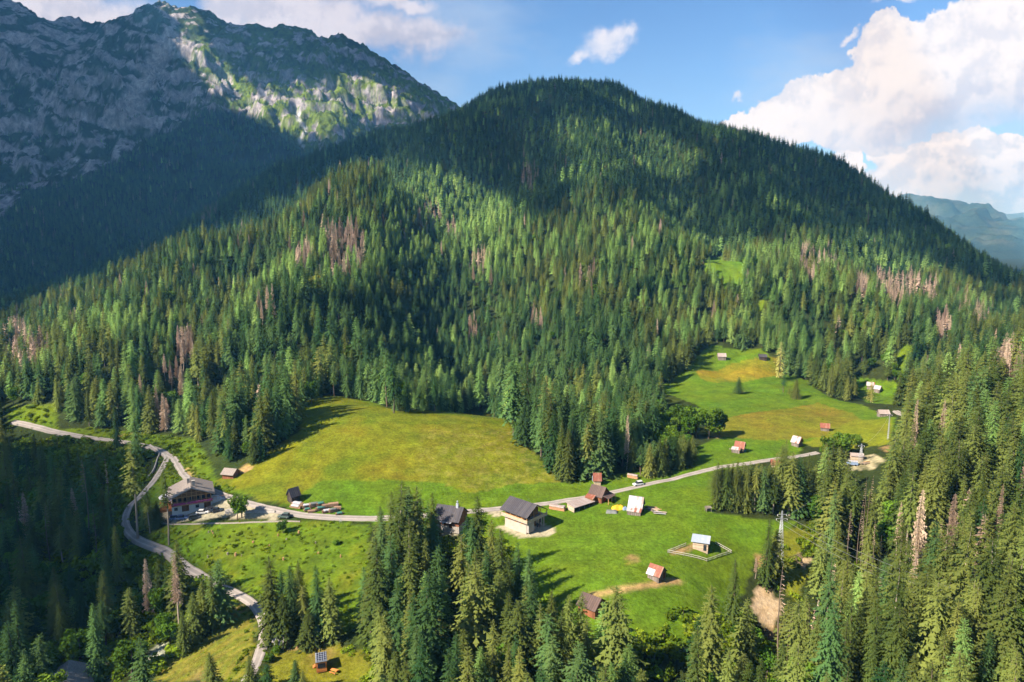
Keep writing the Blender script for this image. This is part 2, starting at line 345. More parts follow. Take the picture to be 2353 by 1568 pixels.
me = grid_mesh('ground', X, Y, Z); smooth(me); col_attr(me, 'cover', np.clip(RGB*np.array([.66, .66, .50]), .002, .9).reshape(-1, 3))
m, nt, b = material('ground')
at = nt.new('ShaderNodeAttribute', attribute_name='cover').outputs['Color']; pos = nt.new('ShaderNodeNewGeometry').outputs['Position']
f1 = nt.noise(pos, .9, 4, .7); f2 = nt.noise(pos, .22, 3, .6); f3 = nt.noise(pos, .05, 3, .5)
k = nt.m('MULTIPLY', nt.ramp(f1, .25, .75, .55, 1.45, False), nt.ramp(f2, .25, .75, .72, 1.28, False))
lum = nt.vm('DOT_PRODUCT', at, (.33, .33, .33)); k = nt.m('ADD', nt.m('MULTIPLY', nt.m('SUBTRACT', k, 1.0), nt.ramp(lum, .18, .34, 1.0, .45)), 1.0); c = nt.vm('SCALE', at, scale=k); hs = nt.new('ShaderNodeHueSaturation'); nt.set(hs.inputs['Color'], c); nt.set(hs.inputs['Hue'], nt.ramp(f3, .3, .7, .485, .515, False)); nt.set(b.inputs['Base Color'], hs.outputs[0])
b.inputs['Roughness'].default_value = .9; b.inputs['Specular IOR Level'].default_value = .08
bn = nt.new('ShaderNodeBump'); bn.inputs['Strength'].default_value = .55; bn.inputs['Distance'].default_value = .7; nt.set(bn.inputs['Height'], nt.noise(pos, .75, 4, .7)); nt.set(b.inputs['Normal'], bn.outputs[0])
ground = put('ground', me, m); tag(ground, kind='structure')
# ---------------------------------------------------------------- roads: draped ribbons of gravel
road_mat, nt, b = material('gravel_road'); pos = nt.new('ShaderNodeNewGeometry').outputs['Position']
k = nt.m('MULTIPLY', nt.ramp(nt.noise(pos, .35, 4, .6), .3, .7, .82, 1.15, False), nt.ramp(nt.noise(pos, 4, 3, .6), .3, .7, .9, 1.1, False))
uvm = nt.new('ShaderNodeAttribute', attribute_name='across').outputs['Fac']
rut = nt.m('ADD', nt.ramp(nt.m('ABSOLUTE', nt.m('SUBTRACT', nt.m('ABSOLUTE', uvm), .5)), 0, .3, 1.10, .80), 0.0)
nt.set(b.inputs['Base Color'], nt.vm('SCALE', nt.vm('MULTIPLY', gravel*.66, (1, 1, 1)), scale=nt.m('MULTIPLY', k, rut))); b.inputs['Roughness'].default_value = .9; b.inputs['Specular IOR Level'].default_value = .1
def make_road(name, P, w, lift=.12):
    seg = np.hypot(*(P[1:]-P[:-1]).T); s = np.concatenate([[0], np.cumsum(seg)]); q = np.arange(0, s[-1], 1.2)
    c = np.stack([np.interp(q, s, P[:, 0]), np.interp(q, s, P[:, 1])], 1); t = np.gradient(c, axis=0); t /= np.linalg.norm(t, axis=1, keepdims=True)+1e-9
    nrm = np.stack([-t[:, 1], t[:, 0]], 1); K = np.linspace(-1, 1, 9); wj = w/2*(1+.12*fbm(q/6, q*0, 91, 4))
    XY = c[:, None, :]+nrm[:, None, :]*K[None, :, None]*wj[:, None, None]
    zc = ground_z(XY[..., 0], XY[..., 1]); zm = np.max(zc, axis=1, keepdims=True)*.5+zc*.5
    zr = np.maximum(zc+lift, zm+lift*.5); zr[:, [0, -1]] = zc[:, [0, -1]]-.05
    me = smooth(grid_mesh(name, XY[..., 0], XY[..., 1], zr))
    a = me.attributes.new('across', 'FLOAT', 'POINT'); a.data.foreach_set('value', np.tile(K, len(q)).astype(np.float32))
    return tag(put(name, me, road_mat), kind='structure')
make_road('road', *ROADS['valley']); make_road('road', *ROADS['upper']); make_road('road', ROADS['fork'][0], ROADS['fork'][1], .16); make_road('road', *ROADS['far'])
# ---------------------------------------------------------------- the rocky mountain on the left
SIL = [(-520,40),(-300,-25),(-120,-10),(0,7),(33,13),(75,32),(110,43),(133,67),(173,75),(213,60),(253,30),(300,22),(330,10),(363,1),(400,7),(467,27),(510,52),(560,48),(594,50),(627,63),(650,58),(674,48),(695,58),(717,63),(737,82),(785,75),(815,90),(852,110),(895,143),(912,150),(945,170),(985,207),(1018,212),(1048,240),(1120,290),(1250,400),(1450,520)]
def ridge_y(u): return np.interp(u, [-520, 0, 363, 737, 1048, 1450], [2450, 2560, 2650, 2720, 2860, 3000])
MP = []
SIL = [(u, v+(24 if u < 310 else 12)) for u, v in SIL]
for u, v in SIL: MP.append(at_y(u, v, float(ridge_y(u))))
for u, v, Yd in [(0,200,2330),(200,200,2330),(363,120,2480),(363,230,2300),(550,150,2500),(550,260,2250),(737,180,2480),(737,290,2220),(900,240,2520),(900,300,2330),(1000,270,2600),(0,330,2090),(200,330,2060),(363,360,2040),(550,360,2020),(700,350,2080),
    (0,450,1850),(200,430,1830),(363,450,1800),(500,450,1800),(620,400,1880),(0,560,1600),(200,560,1580),(363,560,1560),(500,560,1500),(0,680,1380),(200,680,1340),(-300,200,2200),(-300,400,1800),(-300,600,1450),(-520,300,1950),(-520,600,1350),(800,380,1900),(1000,380,2000),(1200,480,2000)]:
    MP.append(at_y(u, v, Yd))
for u in (-520, -200, 100, 400, 700, 1000, 1300): x, y, z = at_y(u, 100, 3200); MP.append((x, y, float(np.interp(u, [-520, 300, 1300], [650, 700, 100]))))
for u in (-520, -200, 100, 400, 700, 1000, 1300): x, y, z = at_y(u, 100, 1150); MP.append((x, y, -45))
mt = TPS(MP, lam=.001, scale=600)
MS = 4.5; mx = np.arange(-2350, 640, MS); my = np.arange(1150, 3000, MS); MX, MY = np.meshgrid(mx, my); MZ0 = mt(MX, MY)
def mountain_noise(x, y, z0):
    """cliff bands and ledges, broken by gullies; returns the height to add and how much each place is cliff"""
    hi = sstep(150, 330, z0); u, v, d = project(x, y, z0); crest = 1-.80*sstep(210, 20, np.abs(y-ridge_y(u)))
    w1 = fbm(x/330, y/330, 31, 4); w2 = fbm(x/95, y/95, 32, 4)
    big = (ridged(x/330+w1*.7, y/430+w1*.5, 33, 4)-.42)*85+(ridged(x/95+w2*.8, y/120+w1, 35, 4)-.42)*36
    q = 78.0; c = (z0+.6*big+.20*x+w1*95+w2*45)/q; ph = c-np.floor(c); cl = sstep(0, .5, ph)
    terr = q*(np.floor(c)+cl-c)*.5
    cliff = sstep(0, .08, ph)*sstep(.56, .36, ph)
    r = big+terr+fbm(x/26, y/26, 37, 4)*15+(ridged(x/40+w2, y/52+w1, 47, 4)-.45)*22
    r = np.clip(r, -85, 60); cr = 1-crest; crag = (ridged(x/75, y/90, 48, 4)-.5)*46*cr*(np.abs(fbm(x/260, y/400, 49, 2))*2.2+.35); return r*hi*crest+crag+fbm(x/60, y/60, 39, 4)*14*(1-hi), cliff, w1, w2
dz_, cliff, w1_, w2_ = mountain_noise(MX, MY, MZ0); MZ = MZ0+dz_
edge = np.minimum(np.minimum(sstep(-2350, -2250, MX), sstep(640, 500, MX)), sstep(1150, 1250, MY)); MZ = MZ*edge-70*(1-edge)
gy, gx_ = np.gradient(MZ, MS); slope = np.hypot(gx_, gy)
mu, mv, md = project(MX, MY, MZ)
n1 = fbm(MX/70, MY/70, 41, 5); n2 = fbm(MX/22, MY/22, 43, 4)
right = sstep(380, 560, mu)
pat = fbm(MX/95+w2_*1.2, MZ/58+.45*MX/95, 45, 5, .6); pat2 = fbm(MX/34, MZ/26, 46, 4, .6)
rock_w = np.clip(sstep(.04+.09*right, .10+.09*right, pat+.55*pat2+.16*(cliff-.4)+.10*(1-right)*sstep(120, 330, mv)*0)+sstep(2.4, 3.2, slope+n2*.7)*.4, 0, 1)
BELT = np.array([(-300,560),(0,500),(60,440),(200,400),(300,345),(390,300),(470,250),(600,265),(690,300),(735,350),(800,320),(880,290),(1000,300),(1000,480),(700,700),(-300,900)], float)
in_belt = inside(BELT, mu+n1*40, mv+n2*30).astype(float); rock_w = rock_w*(1-in_belt*.93)
chute = np.clip(1.4-np.abs(mu-(395-(mv-90)*.62)+n1*38)/22, 0, 1)*((mv > 90) & (mv < 300)); chute2 = np.clip(1.3-np.abs(mu-(690+.10*(mv-250)+8*np.sin(mv/9)))/5, 0, 1)*((mv > 250) & (mv < 340))
rock_c = np.array([.33, .30, .315]); veg_c = np.array([.046, .072, .020]); dark_c = np.array([.020, .034, .014]); lush_c = np.array([.12, .17, .018])
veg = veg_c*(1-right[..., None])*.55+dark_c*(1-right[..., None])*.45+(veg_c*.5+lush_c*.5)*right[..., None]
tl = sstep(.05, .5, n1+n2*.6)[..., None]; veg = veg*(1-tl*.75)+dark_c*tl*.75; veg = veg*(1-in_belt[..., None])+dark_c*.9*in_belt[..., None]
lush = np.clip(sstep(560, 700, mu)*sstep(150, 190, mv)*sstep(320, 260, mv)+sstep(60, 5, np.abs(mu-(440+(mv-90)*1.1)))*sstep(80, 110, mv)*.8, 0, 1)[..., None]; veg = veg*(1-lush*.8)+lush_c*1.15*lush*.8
rw = np.clip(rock_w+chute*.9+chute2, 0, 1)[..., None]
rk = rock_c*(1+.35*n1[..., None]+.3*n2[..., None]); rk = rk*(1-chute[..., None]*.5)+np.array([.42, .38, .36])*chute[..., None]*.5; rk = rk*(1-chute2[..., None])+.6*chute2[..., None]
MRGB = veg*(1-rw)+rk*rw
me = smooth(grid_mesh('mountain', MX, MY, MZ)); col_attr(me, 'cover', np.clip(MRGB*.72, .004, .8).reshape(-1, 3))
m, nt, b = material('mountain_rock'); at = nt.new('ShaderNodeAttribute', attribute_name='cover').outputs['Color']; pos = nt.new('ShaderNodeNewGeometry').outputs['Position']
streak = nt.vm('MULTIPLY', pos, (1, 1, .55)); f1 = nt.noise(streak, .075, 6, .72, .6); f2 = nt.noise(pos, .022, 4, .6)
nt.set(b.inputs['Base Color'], nt.vm('SCALE', at, scale=nt.m('MULTIPLY', nt.ramp(f1, .3, .7, .3, 1.75, False), nt.ramp(f2, .3, .7, .8, 1.2, False)))); b.inputs['Roughness'].default_value = .95; b.inputs['Specular IOR Level'].default_value = .05
bn = nt.new('ShaderNodeBump'); bn.inputs['Strength'].default_value = .9; bn.inputs['Distance'].default_value = 9; nt.set(bn.inputs['Height'], f1); nt.set(b.inputs['Normal'], bn.outputs[0])
mountain = tag(put('mountain', me, m), kind='structure')
def mountain_z(x, y):
    i = np.clip(((x-mx[0])/MS).astype(int), 0, len(mx)-2); j = np.clip(((y-my[0])/MS).astype(int), 0, len(my)-2)
    fx = np.clip((x-mx[i])/MS, 0, 1); fy = np.clip((y-my[j])/MS, 0, 1)
    return (MZ[j, i]*(1-fx)+MZ[j, i+1]*fx)*(1-fy)+(MZ[j+1, i]*(1-fx)+MZ[j+1, i+1]*fx)*fy
# ---------------------------------------------------------------- far ranges beyond the valley on the right
def far_range(name, sil, Yd, depth, res, seed, c1, c2):
    P = [at_y(u, v, Yd) for u, v in sil]; xs = np.array([p[0] for p in P]); zs = np.array([p[2] for p in P])
    ax = np.arange(xs[0], xs[-1], res); ay = np.arange(Yd-depth, Yd+depth, res); AX, AY = np.meshgrid(ax, ay)
    cr = np.interp(AX, xs, zs); t = 1-np.abs(AY-Yd)/depth; t = np.clip(t, 0, 1)
    base = -75.; amp = sstep(0, .3, t)*(1-.75*sstep(.85, 1, t))
    AZ = base+(cr-base)*(t**1.15)+((ridged(AX/600+.4*fbm(AX/500, AY/500, seed+2, 2), AY/900, seed, 5)-.5)*230)*amp*np.clip((cr+100)/500, .1, 1)
    me = smooth(grid_mesh(name, AX, AY, AZ)); nn = fbm(AX/300, AY/300, seed+5, 5)
    w = sstep(-.15, .25, nn+.5*(t-.7))[..., None]; col_attr(me, 'cover', (c1*(1-w)+c2*w).reshape(-1, 3))
    return tag(put(name, me, bpy.data.materials['mountain_rock']), kind='structure')
far_range('mountain', [(1750,640),(1900,520),(2010,470),(2068,450),(2098,447),(2150,458),(2200,462),(2235,475),(2262,492),(2300,500),(2353,525),(2450,560),(2650,600)], 8400, 2800, 45, 61, np.array([.028, .045, .028]), np.array([.055, .068, .045]))
far_range('mountain', [(1900,560),(2150,520),(2230,495),(2300,490),(2353,487),(2450,478),(2650,495)], 11800, 1100, 70, 71, np.array([.05, .07, .04]), np.array([.07, .08, .06]))
# ---------------------------------------------------------------- trees: meshes
rng = np.random.default_rng(11)
def leaf_mat(name, c1, c2, trans=.25, rough=.7, spec=.15, hue=.015, val=.24):
    m, nt, b = material(name); out = m.node_tree.nodes['Material Output']
    r = nt.new('ShaderNodeObjectInfo').outputs['Random']; pos = nt.new('ShaderNodeTexCoord').outputs['Object']
    wn = nt.new('ShaderNodeTexWhiteNoise', noise_dimensions='1D'); nt.set(wn.inputs['W'], nt.m('MULTIPLY', r, 913.7)); r2 = wn.outputs['Value']
    n = nt.noise(pos, .8, 3, .7)
    c = nt.mix(nt.ramp(nt.m('MULTIPLY_ADD', n, .6, nt.m('MULTIPLY', r2, .5)), .2, .9), c1, c2)
    hs = nt.new('ShaderNodeHueSaturation'); nt.set(hs.inputs['Color'], c); nt.set(hs.inputs['Hue'], nt.ramp(r, 0, 1, .5-hue, .5+hue, False)); nt.set(hs.inputs['Value'], nt.ramp(r2, 0, 1, 1-val, 1+val, False)); col = hs.outputs[0]
    df = nt.new('ShaderNodeBsdfDiffuse'); nt.set(df.inputs['Color'], col); tr = nt.new('ShaderNodeBsdfTranslucent'); nt.set(tr.inputs['Color'], nt.mix(.5, col, (c2[0]*1.3, c2[1]*1.2, c2[2]*.6)))
    mx = nt.new('ShaderNodeMixShader'); mx.inputs[0].default_value = trans; nt.l.new(df.outputs[0], mx.inputs[1]); nt.l.new(tr.outputs[0], mx.inputs[2])
    m.node_tree.nodes.remove(b); nt.l.new(mx.outputs[0], out.inputs['Surface']); return m
spruce_leaf = leaf_mat('spruce_needles', (.055, .083, .020), (.138, .160, .036), .22)
deep_leaf = leaf_mat('deep_spruce_needles', (.030, .070, .022), (.080, .138, .040), .22)  # deeper green; also puts the shade of hillside and mountain forest into the colour
larch_leaf = leaf_mat('larch_needles', (.135, .235, .06), (.25, .37, .10), .34)
pale_leaf = leaf_mat('pale_larch_needles', (.24, .25, .06), (.38, .37, .11), .3)
broad_leaf = leaf_mat('broadleaf_leaves', (.045, .10, .014), (.10, .175, .018), .3)
bush_leaf = leaf_mat('undergrowth_leaves', (.075, .125, .010), (.18, .24, .016), .3)
dead_leaf = leaf_mat('dead_twigs', (.26, .18, .125), (.40, .295, .215), .05, hue=.012, val=.3)
bark = simple_mat('bark', (.16, .12, .09), .95, .3, 2.5, .05, stretch=(1, 1, .25), objvar=.25)
pale_bark = simple_mat('pale_bark', (.36, .29, .23), .95, .25, 2.5, .05, stretch=(1, 1, .25), objvar=.2)
def trunk_tris(H, r0, bend=.02, n=5, seg=5, top=1.0):
    V, F = [], []; a0 = rng.uniform(0, 6.28); bx, by = bend*H*math.cos(a0), bend*H*math.sin(a0)
    for i in range(seg+1):
        t = i/seg*top; r = r0*(1-t)**.8+.02
        for j in range(n):
            a = 2*math.pi*j/n; V.append((r*math.cos(a)+bx*t*(1-t)*4, r*math.sin(a)+by*t*(1-t)*4, H*t-(.8 if i == 0 else 0)))
    for i in range(seg):
        for j in range(n):
            a, b, c, d = i*n+j, i*n+(j+1) % n, (i+1)*n+(j+1) % n, (i+1)*n+j; F += [(a, b, c), (a, c, d)]
    return np.array(V), np.array(F)
def conifer_tris(H=24., R=3.4, bare=.06, step=.42, nb=7, seg=3, droop=.38, width=.30, ragged=.25, power=.8, lift=.25, twig=.35, skip=.06):
    """whorls of drooping boughs; each bough a feathered spray of needle-bearing twigs"""
    V, F = [], []; z = bare*H
    while z < H-.25:
        t = (z-bare*H)/(H*(1-bare)); L0 = R*(1-t)**power*min(1, .55+3.5*t)+.12; n = max(4, int(round(nb*(.65+.35*(1-t))))); a0 = rng.uniform(0, 6.28)
        for k in range(n):
            if rng.random() < skip: continue
            a = a0+2*math.pi*(k+rng.uniform(-.3, .3))/n; L = L0*(1+rng.uniform(-ragged, ragged)); zz = z+rng.uniform(-.5, .5)*step
            up = lift*t-droop*(1-t)*rng.uniform(.6, 1.3); ca, sa = math.cos(a), math.sin(a); P = []
            for i in range(seg+1):
                s = i/seg; r = .08+L*s; P.append((r*ca, r*sa, zz+L*(up*s-(.42*s*s if t < .93 else .1)+.16*s**3)))
            for i in range(seg):
                s = (i+.5)/seg; w = L*width*(1-.55*s)*rng.uniform(.75, 1.25)+.08; p, q = P[i], P[i+1]; b0 = len(V)
                mx_, my_, mz_ = (p[0]+q[0])/2+ca*L*.10, (p[1]+q[1])/2+sa*L*.10, (p[2]+q[2])/2
                dn = twig*w*rng.uniform(.4, 1.3)
                V += [p, q, (mx_-sa*w, my_+ca*w, mz_-dn), (mx_+sa*w, my_-ca*w, mz_-dn*rng.uniform(.5, 1.2))]; F += [(b0, b0+1, b0+2), (b0, b0+3, b0+1)]
            q = P[-1]; p = P[-2]; b0 = len(V); w = L*width*.28+.05; V += [(q[0]-sa*w, q[1]+ca*w, q[2]-.1*w), (q[0]+sa*w, q[1]-ca*w, q[2]-.1*w), (q[0]+ca*L*.16, q[1]+sa*L*.16, q[2]-.05*L)]; F.append((b0, b0+1, b0+2))
        z += step*(.75+.5*(1-t))*rng.uniform(.8, 1.2)
    b0 = len(V); V += [(-.14, 0, H-.9), (.14, 0, H-.9), (0, 0, H+.35), (0, -.14, H-.9), (0, .14, H-.9)]; F += [(b0, b0+1, b0+2), (b0+3, b0+4, b0+2)]
    return np.array(V), np.array(F)
def leaf_cloud(lobes, n, size):
    V, F = [], []
    vol = np.array([l[3]*l[4] for l in lobes]); pr = vol/vol.sum()
    for k in range(n):
        cx, cy, cz, rx, rz = lobes[rng.choice(len(lobes), p=pr)]; d = rng.normal(size=3); d /= np.linalg.norm(d); rad = rng.uniform(.45, 1.05)**.6
        c = np.array([cx+d[0]*rx*rad, cy+d[1]*rx*rad, cz+d[2]*rz*rad]); nn = d+rng.normal(size=3)*.7; nn /= np.linalg.norm(nn)
        t1 = np.cross(nn, rng.normal(size=3)); t1 /= np.linalg.norm(t1); t2 = np.cross(nn, t1); s = size*rng.uniform(.6, 1.4); b0 = len(V)
        V += [c-t1*s, c+t2*s*.8, c+t1*s, c-t2*s*.8]; F += [(b0, b0+1, b0+2), (b0, b0+2, b0+3)]
    return np.array(V), np.array(F)
def broad_tris(H=12., n=900, size=.42, lobes_n=9):
    lobes = [(0, 0, H*.62, H*.26, H*.30)]
    for k in range(lobes_n):
        a = rng.uniform(0, 6.28); r = H*rng.uniform(.12, .26); lobes.append((r*math.cos(a), r*math.sin(a), H*rng.uniform(.35, .85), H*rng.uniform(.11, .18), H*rng.uniform(.10, .16)))
    return leaf_cloud(lobes, n, size)
def dead_tris(H=20., R=1.9, step=.55, nb=5, fine=True, bare=.25):
    V, F = [], []; z = H*bare
    while z < H-.3:
        t = z/H; a0 = rng.uniform(0, 6.28)
        for k in range(nb):
            if rng.random() < .18: continue
            a = a0+2*math.pi*k/nb+rng.uniform(-.4, .4); L = R*(1-t)**.6*rng.uniform(.5, 1.15)+.15; ca, sa = math.cos(a), math.sin(a); dr = -rng.uniform(.15, .6)*L; w = .05+.035*L; b0 = len(V)
            V += [(0, 0, z+w), (0, 0, z-w), (L*ca, L*sa, z+dr)]; F.append((b0, b0+1, b0+2))
            if fine:
                for s in (.45, .75):
                    b0 = len(V); x, y, zz = L*s*ca, L*s*sa, z+dr*s; V += [(x-ca*.12*L, y-sa*.12*L, zz), (x+ca*.12*L, y+sa*.12*L, zz-.03), (x+rng.uniform(-.15, .15), y+rng.uniform(-.15, .15), zz-L*rng.uniform(.22, .5))]; F.append((b0, b0+1, b0+2))
                    b0 = len(V); q = .3*L*(1-s)+.12; V += [(x, y, zz), (x-sa*q+ca*.1, y+ca*q+sa*.1, zz-.25*q), (x+ca*.14*L, y+sa*.14*L, zz)]; F.append((b0, b0+1, b0+2))
        z += step*rng.uniform(.7, 1.4)
    return np.array(V), np.array(F)
PROTO = {}   # kind -> list of (crown mesh, trunk mesh, height, radius)
def proto(kind, crown, trunk, leaf, wood, H, R):
    cm = np_mesh(kind+'_crown', *crown); cm.materials.append(leaf); tm = smooth(np_mesh(kind+'_trunk', *trunk)); tm.materials.append(wood)
    PROTO.setdefault(kind, []).append((cm, tm, H, R))
for R, bare, st, nb, dr, rg, pw, sk in [(4.0, .04, .44, 10, .58, .26, .74, .08), (3.4, .08, .46, 9, .68, .30, .66, .10), (4.5, .02, .46, 10, .52, .27, .80, .08), (3.0, .20, .46, 9, .64, .38, .58, .18), (3.7, .30, .50, 8, .58, .42, .58, .22), (3.0, .42, .50, 8, .6, .45, .52, .26), (2.8, .10, .46, 9, .66, .36, .6, .2), (3.6, .06, .46, 9, .64, .36, .66, .14), (4.6, .12, .50, 9, .55, .40, .62, .20), (2.6, .06, .44, 9, .7, .3, .6, .12)]:
    proto('spruce_tree', conifer_tris(24, R, bare, st, nb, 4, dr, .23, rg, pw, .25, 1.0, sk), trunk_tris(24, .32), spruce_leaf, pale_bark if bare > .15 else bark, 24, R)
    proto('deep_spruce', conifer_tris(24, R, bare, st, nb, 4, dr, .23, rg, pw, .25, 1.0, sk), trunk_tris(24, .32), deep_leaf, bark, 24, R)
for R, bare, pw in [(3.7, .10, .58), (3.2, .18, .52), (4.1, .06, .64)]:
    proto('larch_tree', conifer_tris(24, R, bare, .42, 9, 4, .30, .22, .38, pw, .3, .7, .15), trunk_tris(24, .30), larch_leaf, bark, 24, R)
proto('pale_larch_tree', conifer_tris(24, 3.4, .10, .5, 6, 3, .45, .22, .4, .62, .2, .8, .2), trunk_tris(24, .33), pale_leaf, pale_bark, 24, 3.4)
proto('bare_larch_tree', conifer_tris(30, 2.9, .50, .5, 6, 3, .25, .26, .45, .55, .2, .5, .15), trunk_tris(30, .36), spruce_leaf, pale_bark, 30, 2.9)
for n, lb in [(1100, 9), (1300, 12)]: proto('broadleaf_tree', broad_tris(12, n, .42, lb), trunk_tris(12, .28, .04, 5, 5, .7), broad_leaf, bark, 12, 4.2)
for R, bare in [(2.4, .2), (1.9, .32), (2.9, .10)]: proto('dead_tree', dead_tris(22, R, .34, 8, True, bare), trunk_tris(22, .26, .03), dead_leaf, pale_bark, 22, R)
proto('bare_trunk', dead_tris(30, 1.3, 1.0, 3, True, .62), trunk_tris(30, .21, .02, 6, 6), dead_leaf, bark, 30, 2.0)
# light versions for the far forest: one mesh each, in a collection that is not part of the scene
far_col = bpy.data.collections.new('forest_kinds'); FAR = {}
def joined(name, parts, mats):
    V, F, M = [], [], []; o = 0
    for k, (v, f) in enumerate(parts): V.append(v); F.append(f+o); M += [k]*len(f); o += len(v)
    me = np_mesh(name, np.vstack(V), np.vstack(F))
    for m in mats: me.materials.append(m)
    me.polygons.foreach_set('material_index', np.array(M, np.int32)); me.update(); ob = bpy.data.objects.new(name, me); far_col.objects.link(ob); return ob
def far_kind(kind, crown, trunk, leaf, wood, H): FAR.setdefault(kind, []).append((joined('%s_%02d' % ('kind', sum(len(q) for q in FAR.values())), [crown, trunk], [leaf, wood]), H))
for R, bare, pw, dr in [(4.1, .05, .70, .5), (3.3, .12, .62, .58), (4.6, .03, .78, .45), (3.2, .25, .56, .5)]:
    far_kind('spruce_mid', conifer_tris(24, R, bare, .70, 7, 3, dr, .36, .32, pw, .25, 1.0, .08), trunk_tris(24, .3, .02, 4, 2), spruce_leaf, bark, 24)
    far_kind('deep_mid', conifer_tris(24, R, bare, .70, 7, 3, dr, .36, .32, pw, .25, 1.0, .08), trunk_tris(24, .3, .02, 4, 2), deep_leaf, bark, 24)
for R, pw in [(3.8, .56), (3.2, .5), (4.2, .62)]: far_kind('larch_mid', conifer_tris(24, R, .10, .62, 7, 2, .32, .38, .36, pw, .3, .8, .10), trunk_tris(24, .3, .02, 4, 2), larch_leaf, bark, 24)
for R, pw in [(4.2, .70), (3.5, .62), (4.8, .8)]: far_kind('spruce_far', conifer_tris(24, R, .05, 1.15, 6, 1, .75, .50, .3, pw, .1, 1.1, .03), trunk_tris(24, .3, .02, 3, 1), deep_leaf, bark, 24)
for R, pw in [(4.1, .56), (3.6, .5)]: far_kind('larch_far', conifer_tris(24, R, .08, 1.15, 6, 1, .6, .50, .35, pw, .2, 1.0, .05), trunk_tris(24, .3, .02, 3, 1), larch_leaf, bark, 24)
for R in (2.6, 2.0): far_kind('dead', conifer_tris(22, R, .12, .9, 5, 1, .5, .34, .45, .6, .1, 1.2, .28), trunk_tris(22, .3, .03, 4, 2), dead_leaf, pale_bark, 22)
for k in range(2): far_kind('broad', broad_tris(12, 420, .62, 8), trunk_tris(12, .28, .04, 4, 2, .7), broad_leaf, bark, 12)
for k in range(3):
    lob = [(rng.uniform(-.9, .9), rng.uniform(-.9, .9), rng.uniform(.3, .9), rng.uniform(.5, .9), rng.uniform(.4, .8)) for _ in range(5)]
    far_kind('bush', leaf_cloud(lob, 170, .20), trunk_tris(1.0, .06, .02, 3, 1), bush_leaf, bark, 1.6)
FAR_INDEX = {}; _i = 0
for k_, lst in FAR.items():
    for ob, H in lst: FAR_INDEX.setdefault(k_, []).append((int(ob.name.split('_')[1].split('.')[0]), H))
# ---------------------------------------------------------------- where the trees stand
KEEP = [[(700,1188),(845,1190),(880,1140),(935,1102),(985,1130),(1010,1165),(1060,1165),(1090,1140),(1125,1180),(1150,1225),(1215,1245),(1235,1330),(1250,1385),(1310,1372),(1400,1362),(1440,1400),(1455,1470),(1560,1475),(1595,1420),(1625,1390),(1655,1425),(1700,1410),(1720,1340),(1735,1290),(1745,1200),(1650,1175),(1640,1085),(1590,1070),(1470,1090),(1300,1112),(1215,1050),(1120,935),(1000,950),(860,930),(700,940),(600,1060),(480,1115),(500,1140)],
 [(1600,1075),(1590,1040),(1660,1000),(1600,930),(1515,885),(1630,800),(1750,805),(1850,880),(1900,915),(1980,930),(2055,955),(2085,985),(2040,1005),(1990,1012),(1900,1005),(1850,1010),(1790,1045),(1770,1075),(1640,1090)],
 [(1970,868),(2050,880),(2045,930),(1990,925)], [(362,1130),(440,1100),(520,1140),(640,1168),(850,1190),(850,1212),(650,1212),(380,1212)],
 [(400,1212),(850,1212),(828,1265),(780,1330),(740,1300),(640,1290),(620,1280),(590,1330),(540,1340),(510,1285),(480,1300),(420,1262)],
 [(235,1003),(350,1020),(400,1050),(440,1100),(385,1085),(345,1140),(305,1170),(300,1220),(280,1215),(283,1175),(318,1125),(362,1060),(330,1035),(235,1018)], [(300,1228),(470,1310),(470,1330),(300,1248)],
 [(520,1350),(575,1370),(612,1420),(617,1470),(602,1530),(580,1568),(360,1568),(380,1500),(480,1455),(545,1390)],
 [(625,1452),(662,1452),(662,1488),(740,1475),(830,1495),(850,1568),(600,1568),(620,1500)], [(1722,1338),(1790,1350),(1790,1440),(1728,1405)], [(1800,1232),(1850,1215),(1860,1270),(1800,1285)],
 [(1955,1040),(2015,1040),(2015,1085),(1955,1085)], [(1618,588),(1725,608),(1695,655),(1630,645)], [(118,1518),(212,1515),(222,1568),(118,1568)], [(232,1485),(280,1485),(280,1545),(235,1540)], [(1774,1172),(1800,1172),(1798,1260),(1776,1260)], [(1345,1365),(1385,1360),(1390,1400),(1345,1402)], [(1015,1165),(1062,1165),(1062,1212),(1015,1215)],[(20,962),(240,1003),(240,1016),(20,978)], [(1130,1180),(1230,1170),(1290,1215),(1230,1240),(1150,1225)]]
KEEP = [np.array(k, float) for k in KEEP]
GAPS = [OPEN[k] for k in ('valley', 'far', 'bank', 'field', 'lawn', 'clear', 'clear2', 'clear3', 'yard', 'site', 'verge', 'glade', 'gully', 'rough')]
def jitter(x0, x1, y0, y1, s):
    gx, gy = np.meshgrid(np.arange(x0, x1, s), np.arange(y0, y1, s)); gx = gx.ravel(); gy = gy.ravel()
    return gx+rng.uniform(-.42, .42, gx.shape)*s, gy+rng.uniform(-.42, .42, gy.shape)*s
def seen(x, y, z, n=60):
    """True where the line from the camera reaches the point without meeting the ground"""
    t = np.linspace(.12, .985, n)[None, :]; gz = ground_z(x[:, None]*t, y[:, None]*t); lz = CAMZ+(z[:, None]-CAMZ)*t
    return ((gz-lz) < 0).all(1)
BAND = []
for y0, y1, s in [(62, 300, 5.2), (300, 520, 6.2), (520, 850, 6.3), (850, 1480, 6.9)]:
    w = y1*.80+90; x, y = jitter(-w, w, y0, y1, s); BAND.append((x, y))
TX = np.concatenate([b[0] for b in BAND]); TY = np.concatenate([b[1] for b in BAND]); TZ = ground_z(TX, TY)
u, v, d = project(TX, TY, TZ+10)
ok = (d > 40) & (u > -330) & (u < 2560) & (v < 2300)
for G in GAPS: ok &= ~inside(G, TX, TY)
for P, w in ROADS.values(): ok &= dist_line(P, TX, TY) > w/2+2.6
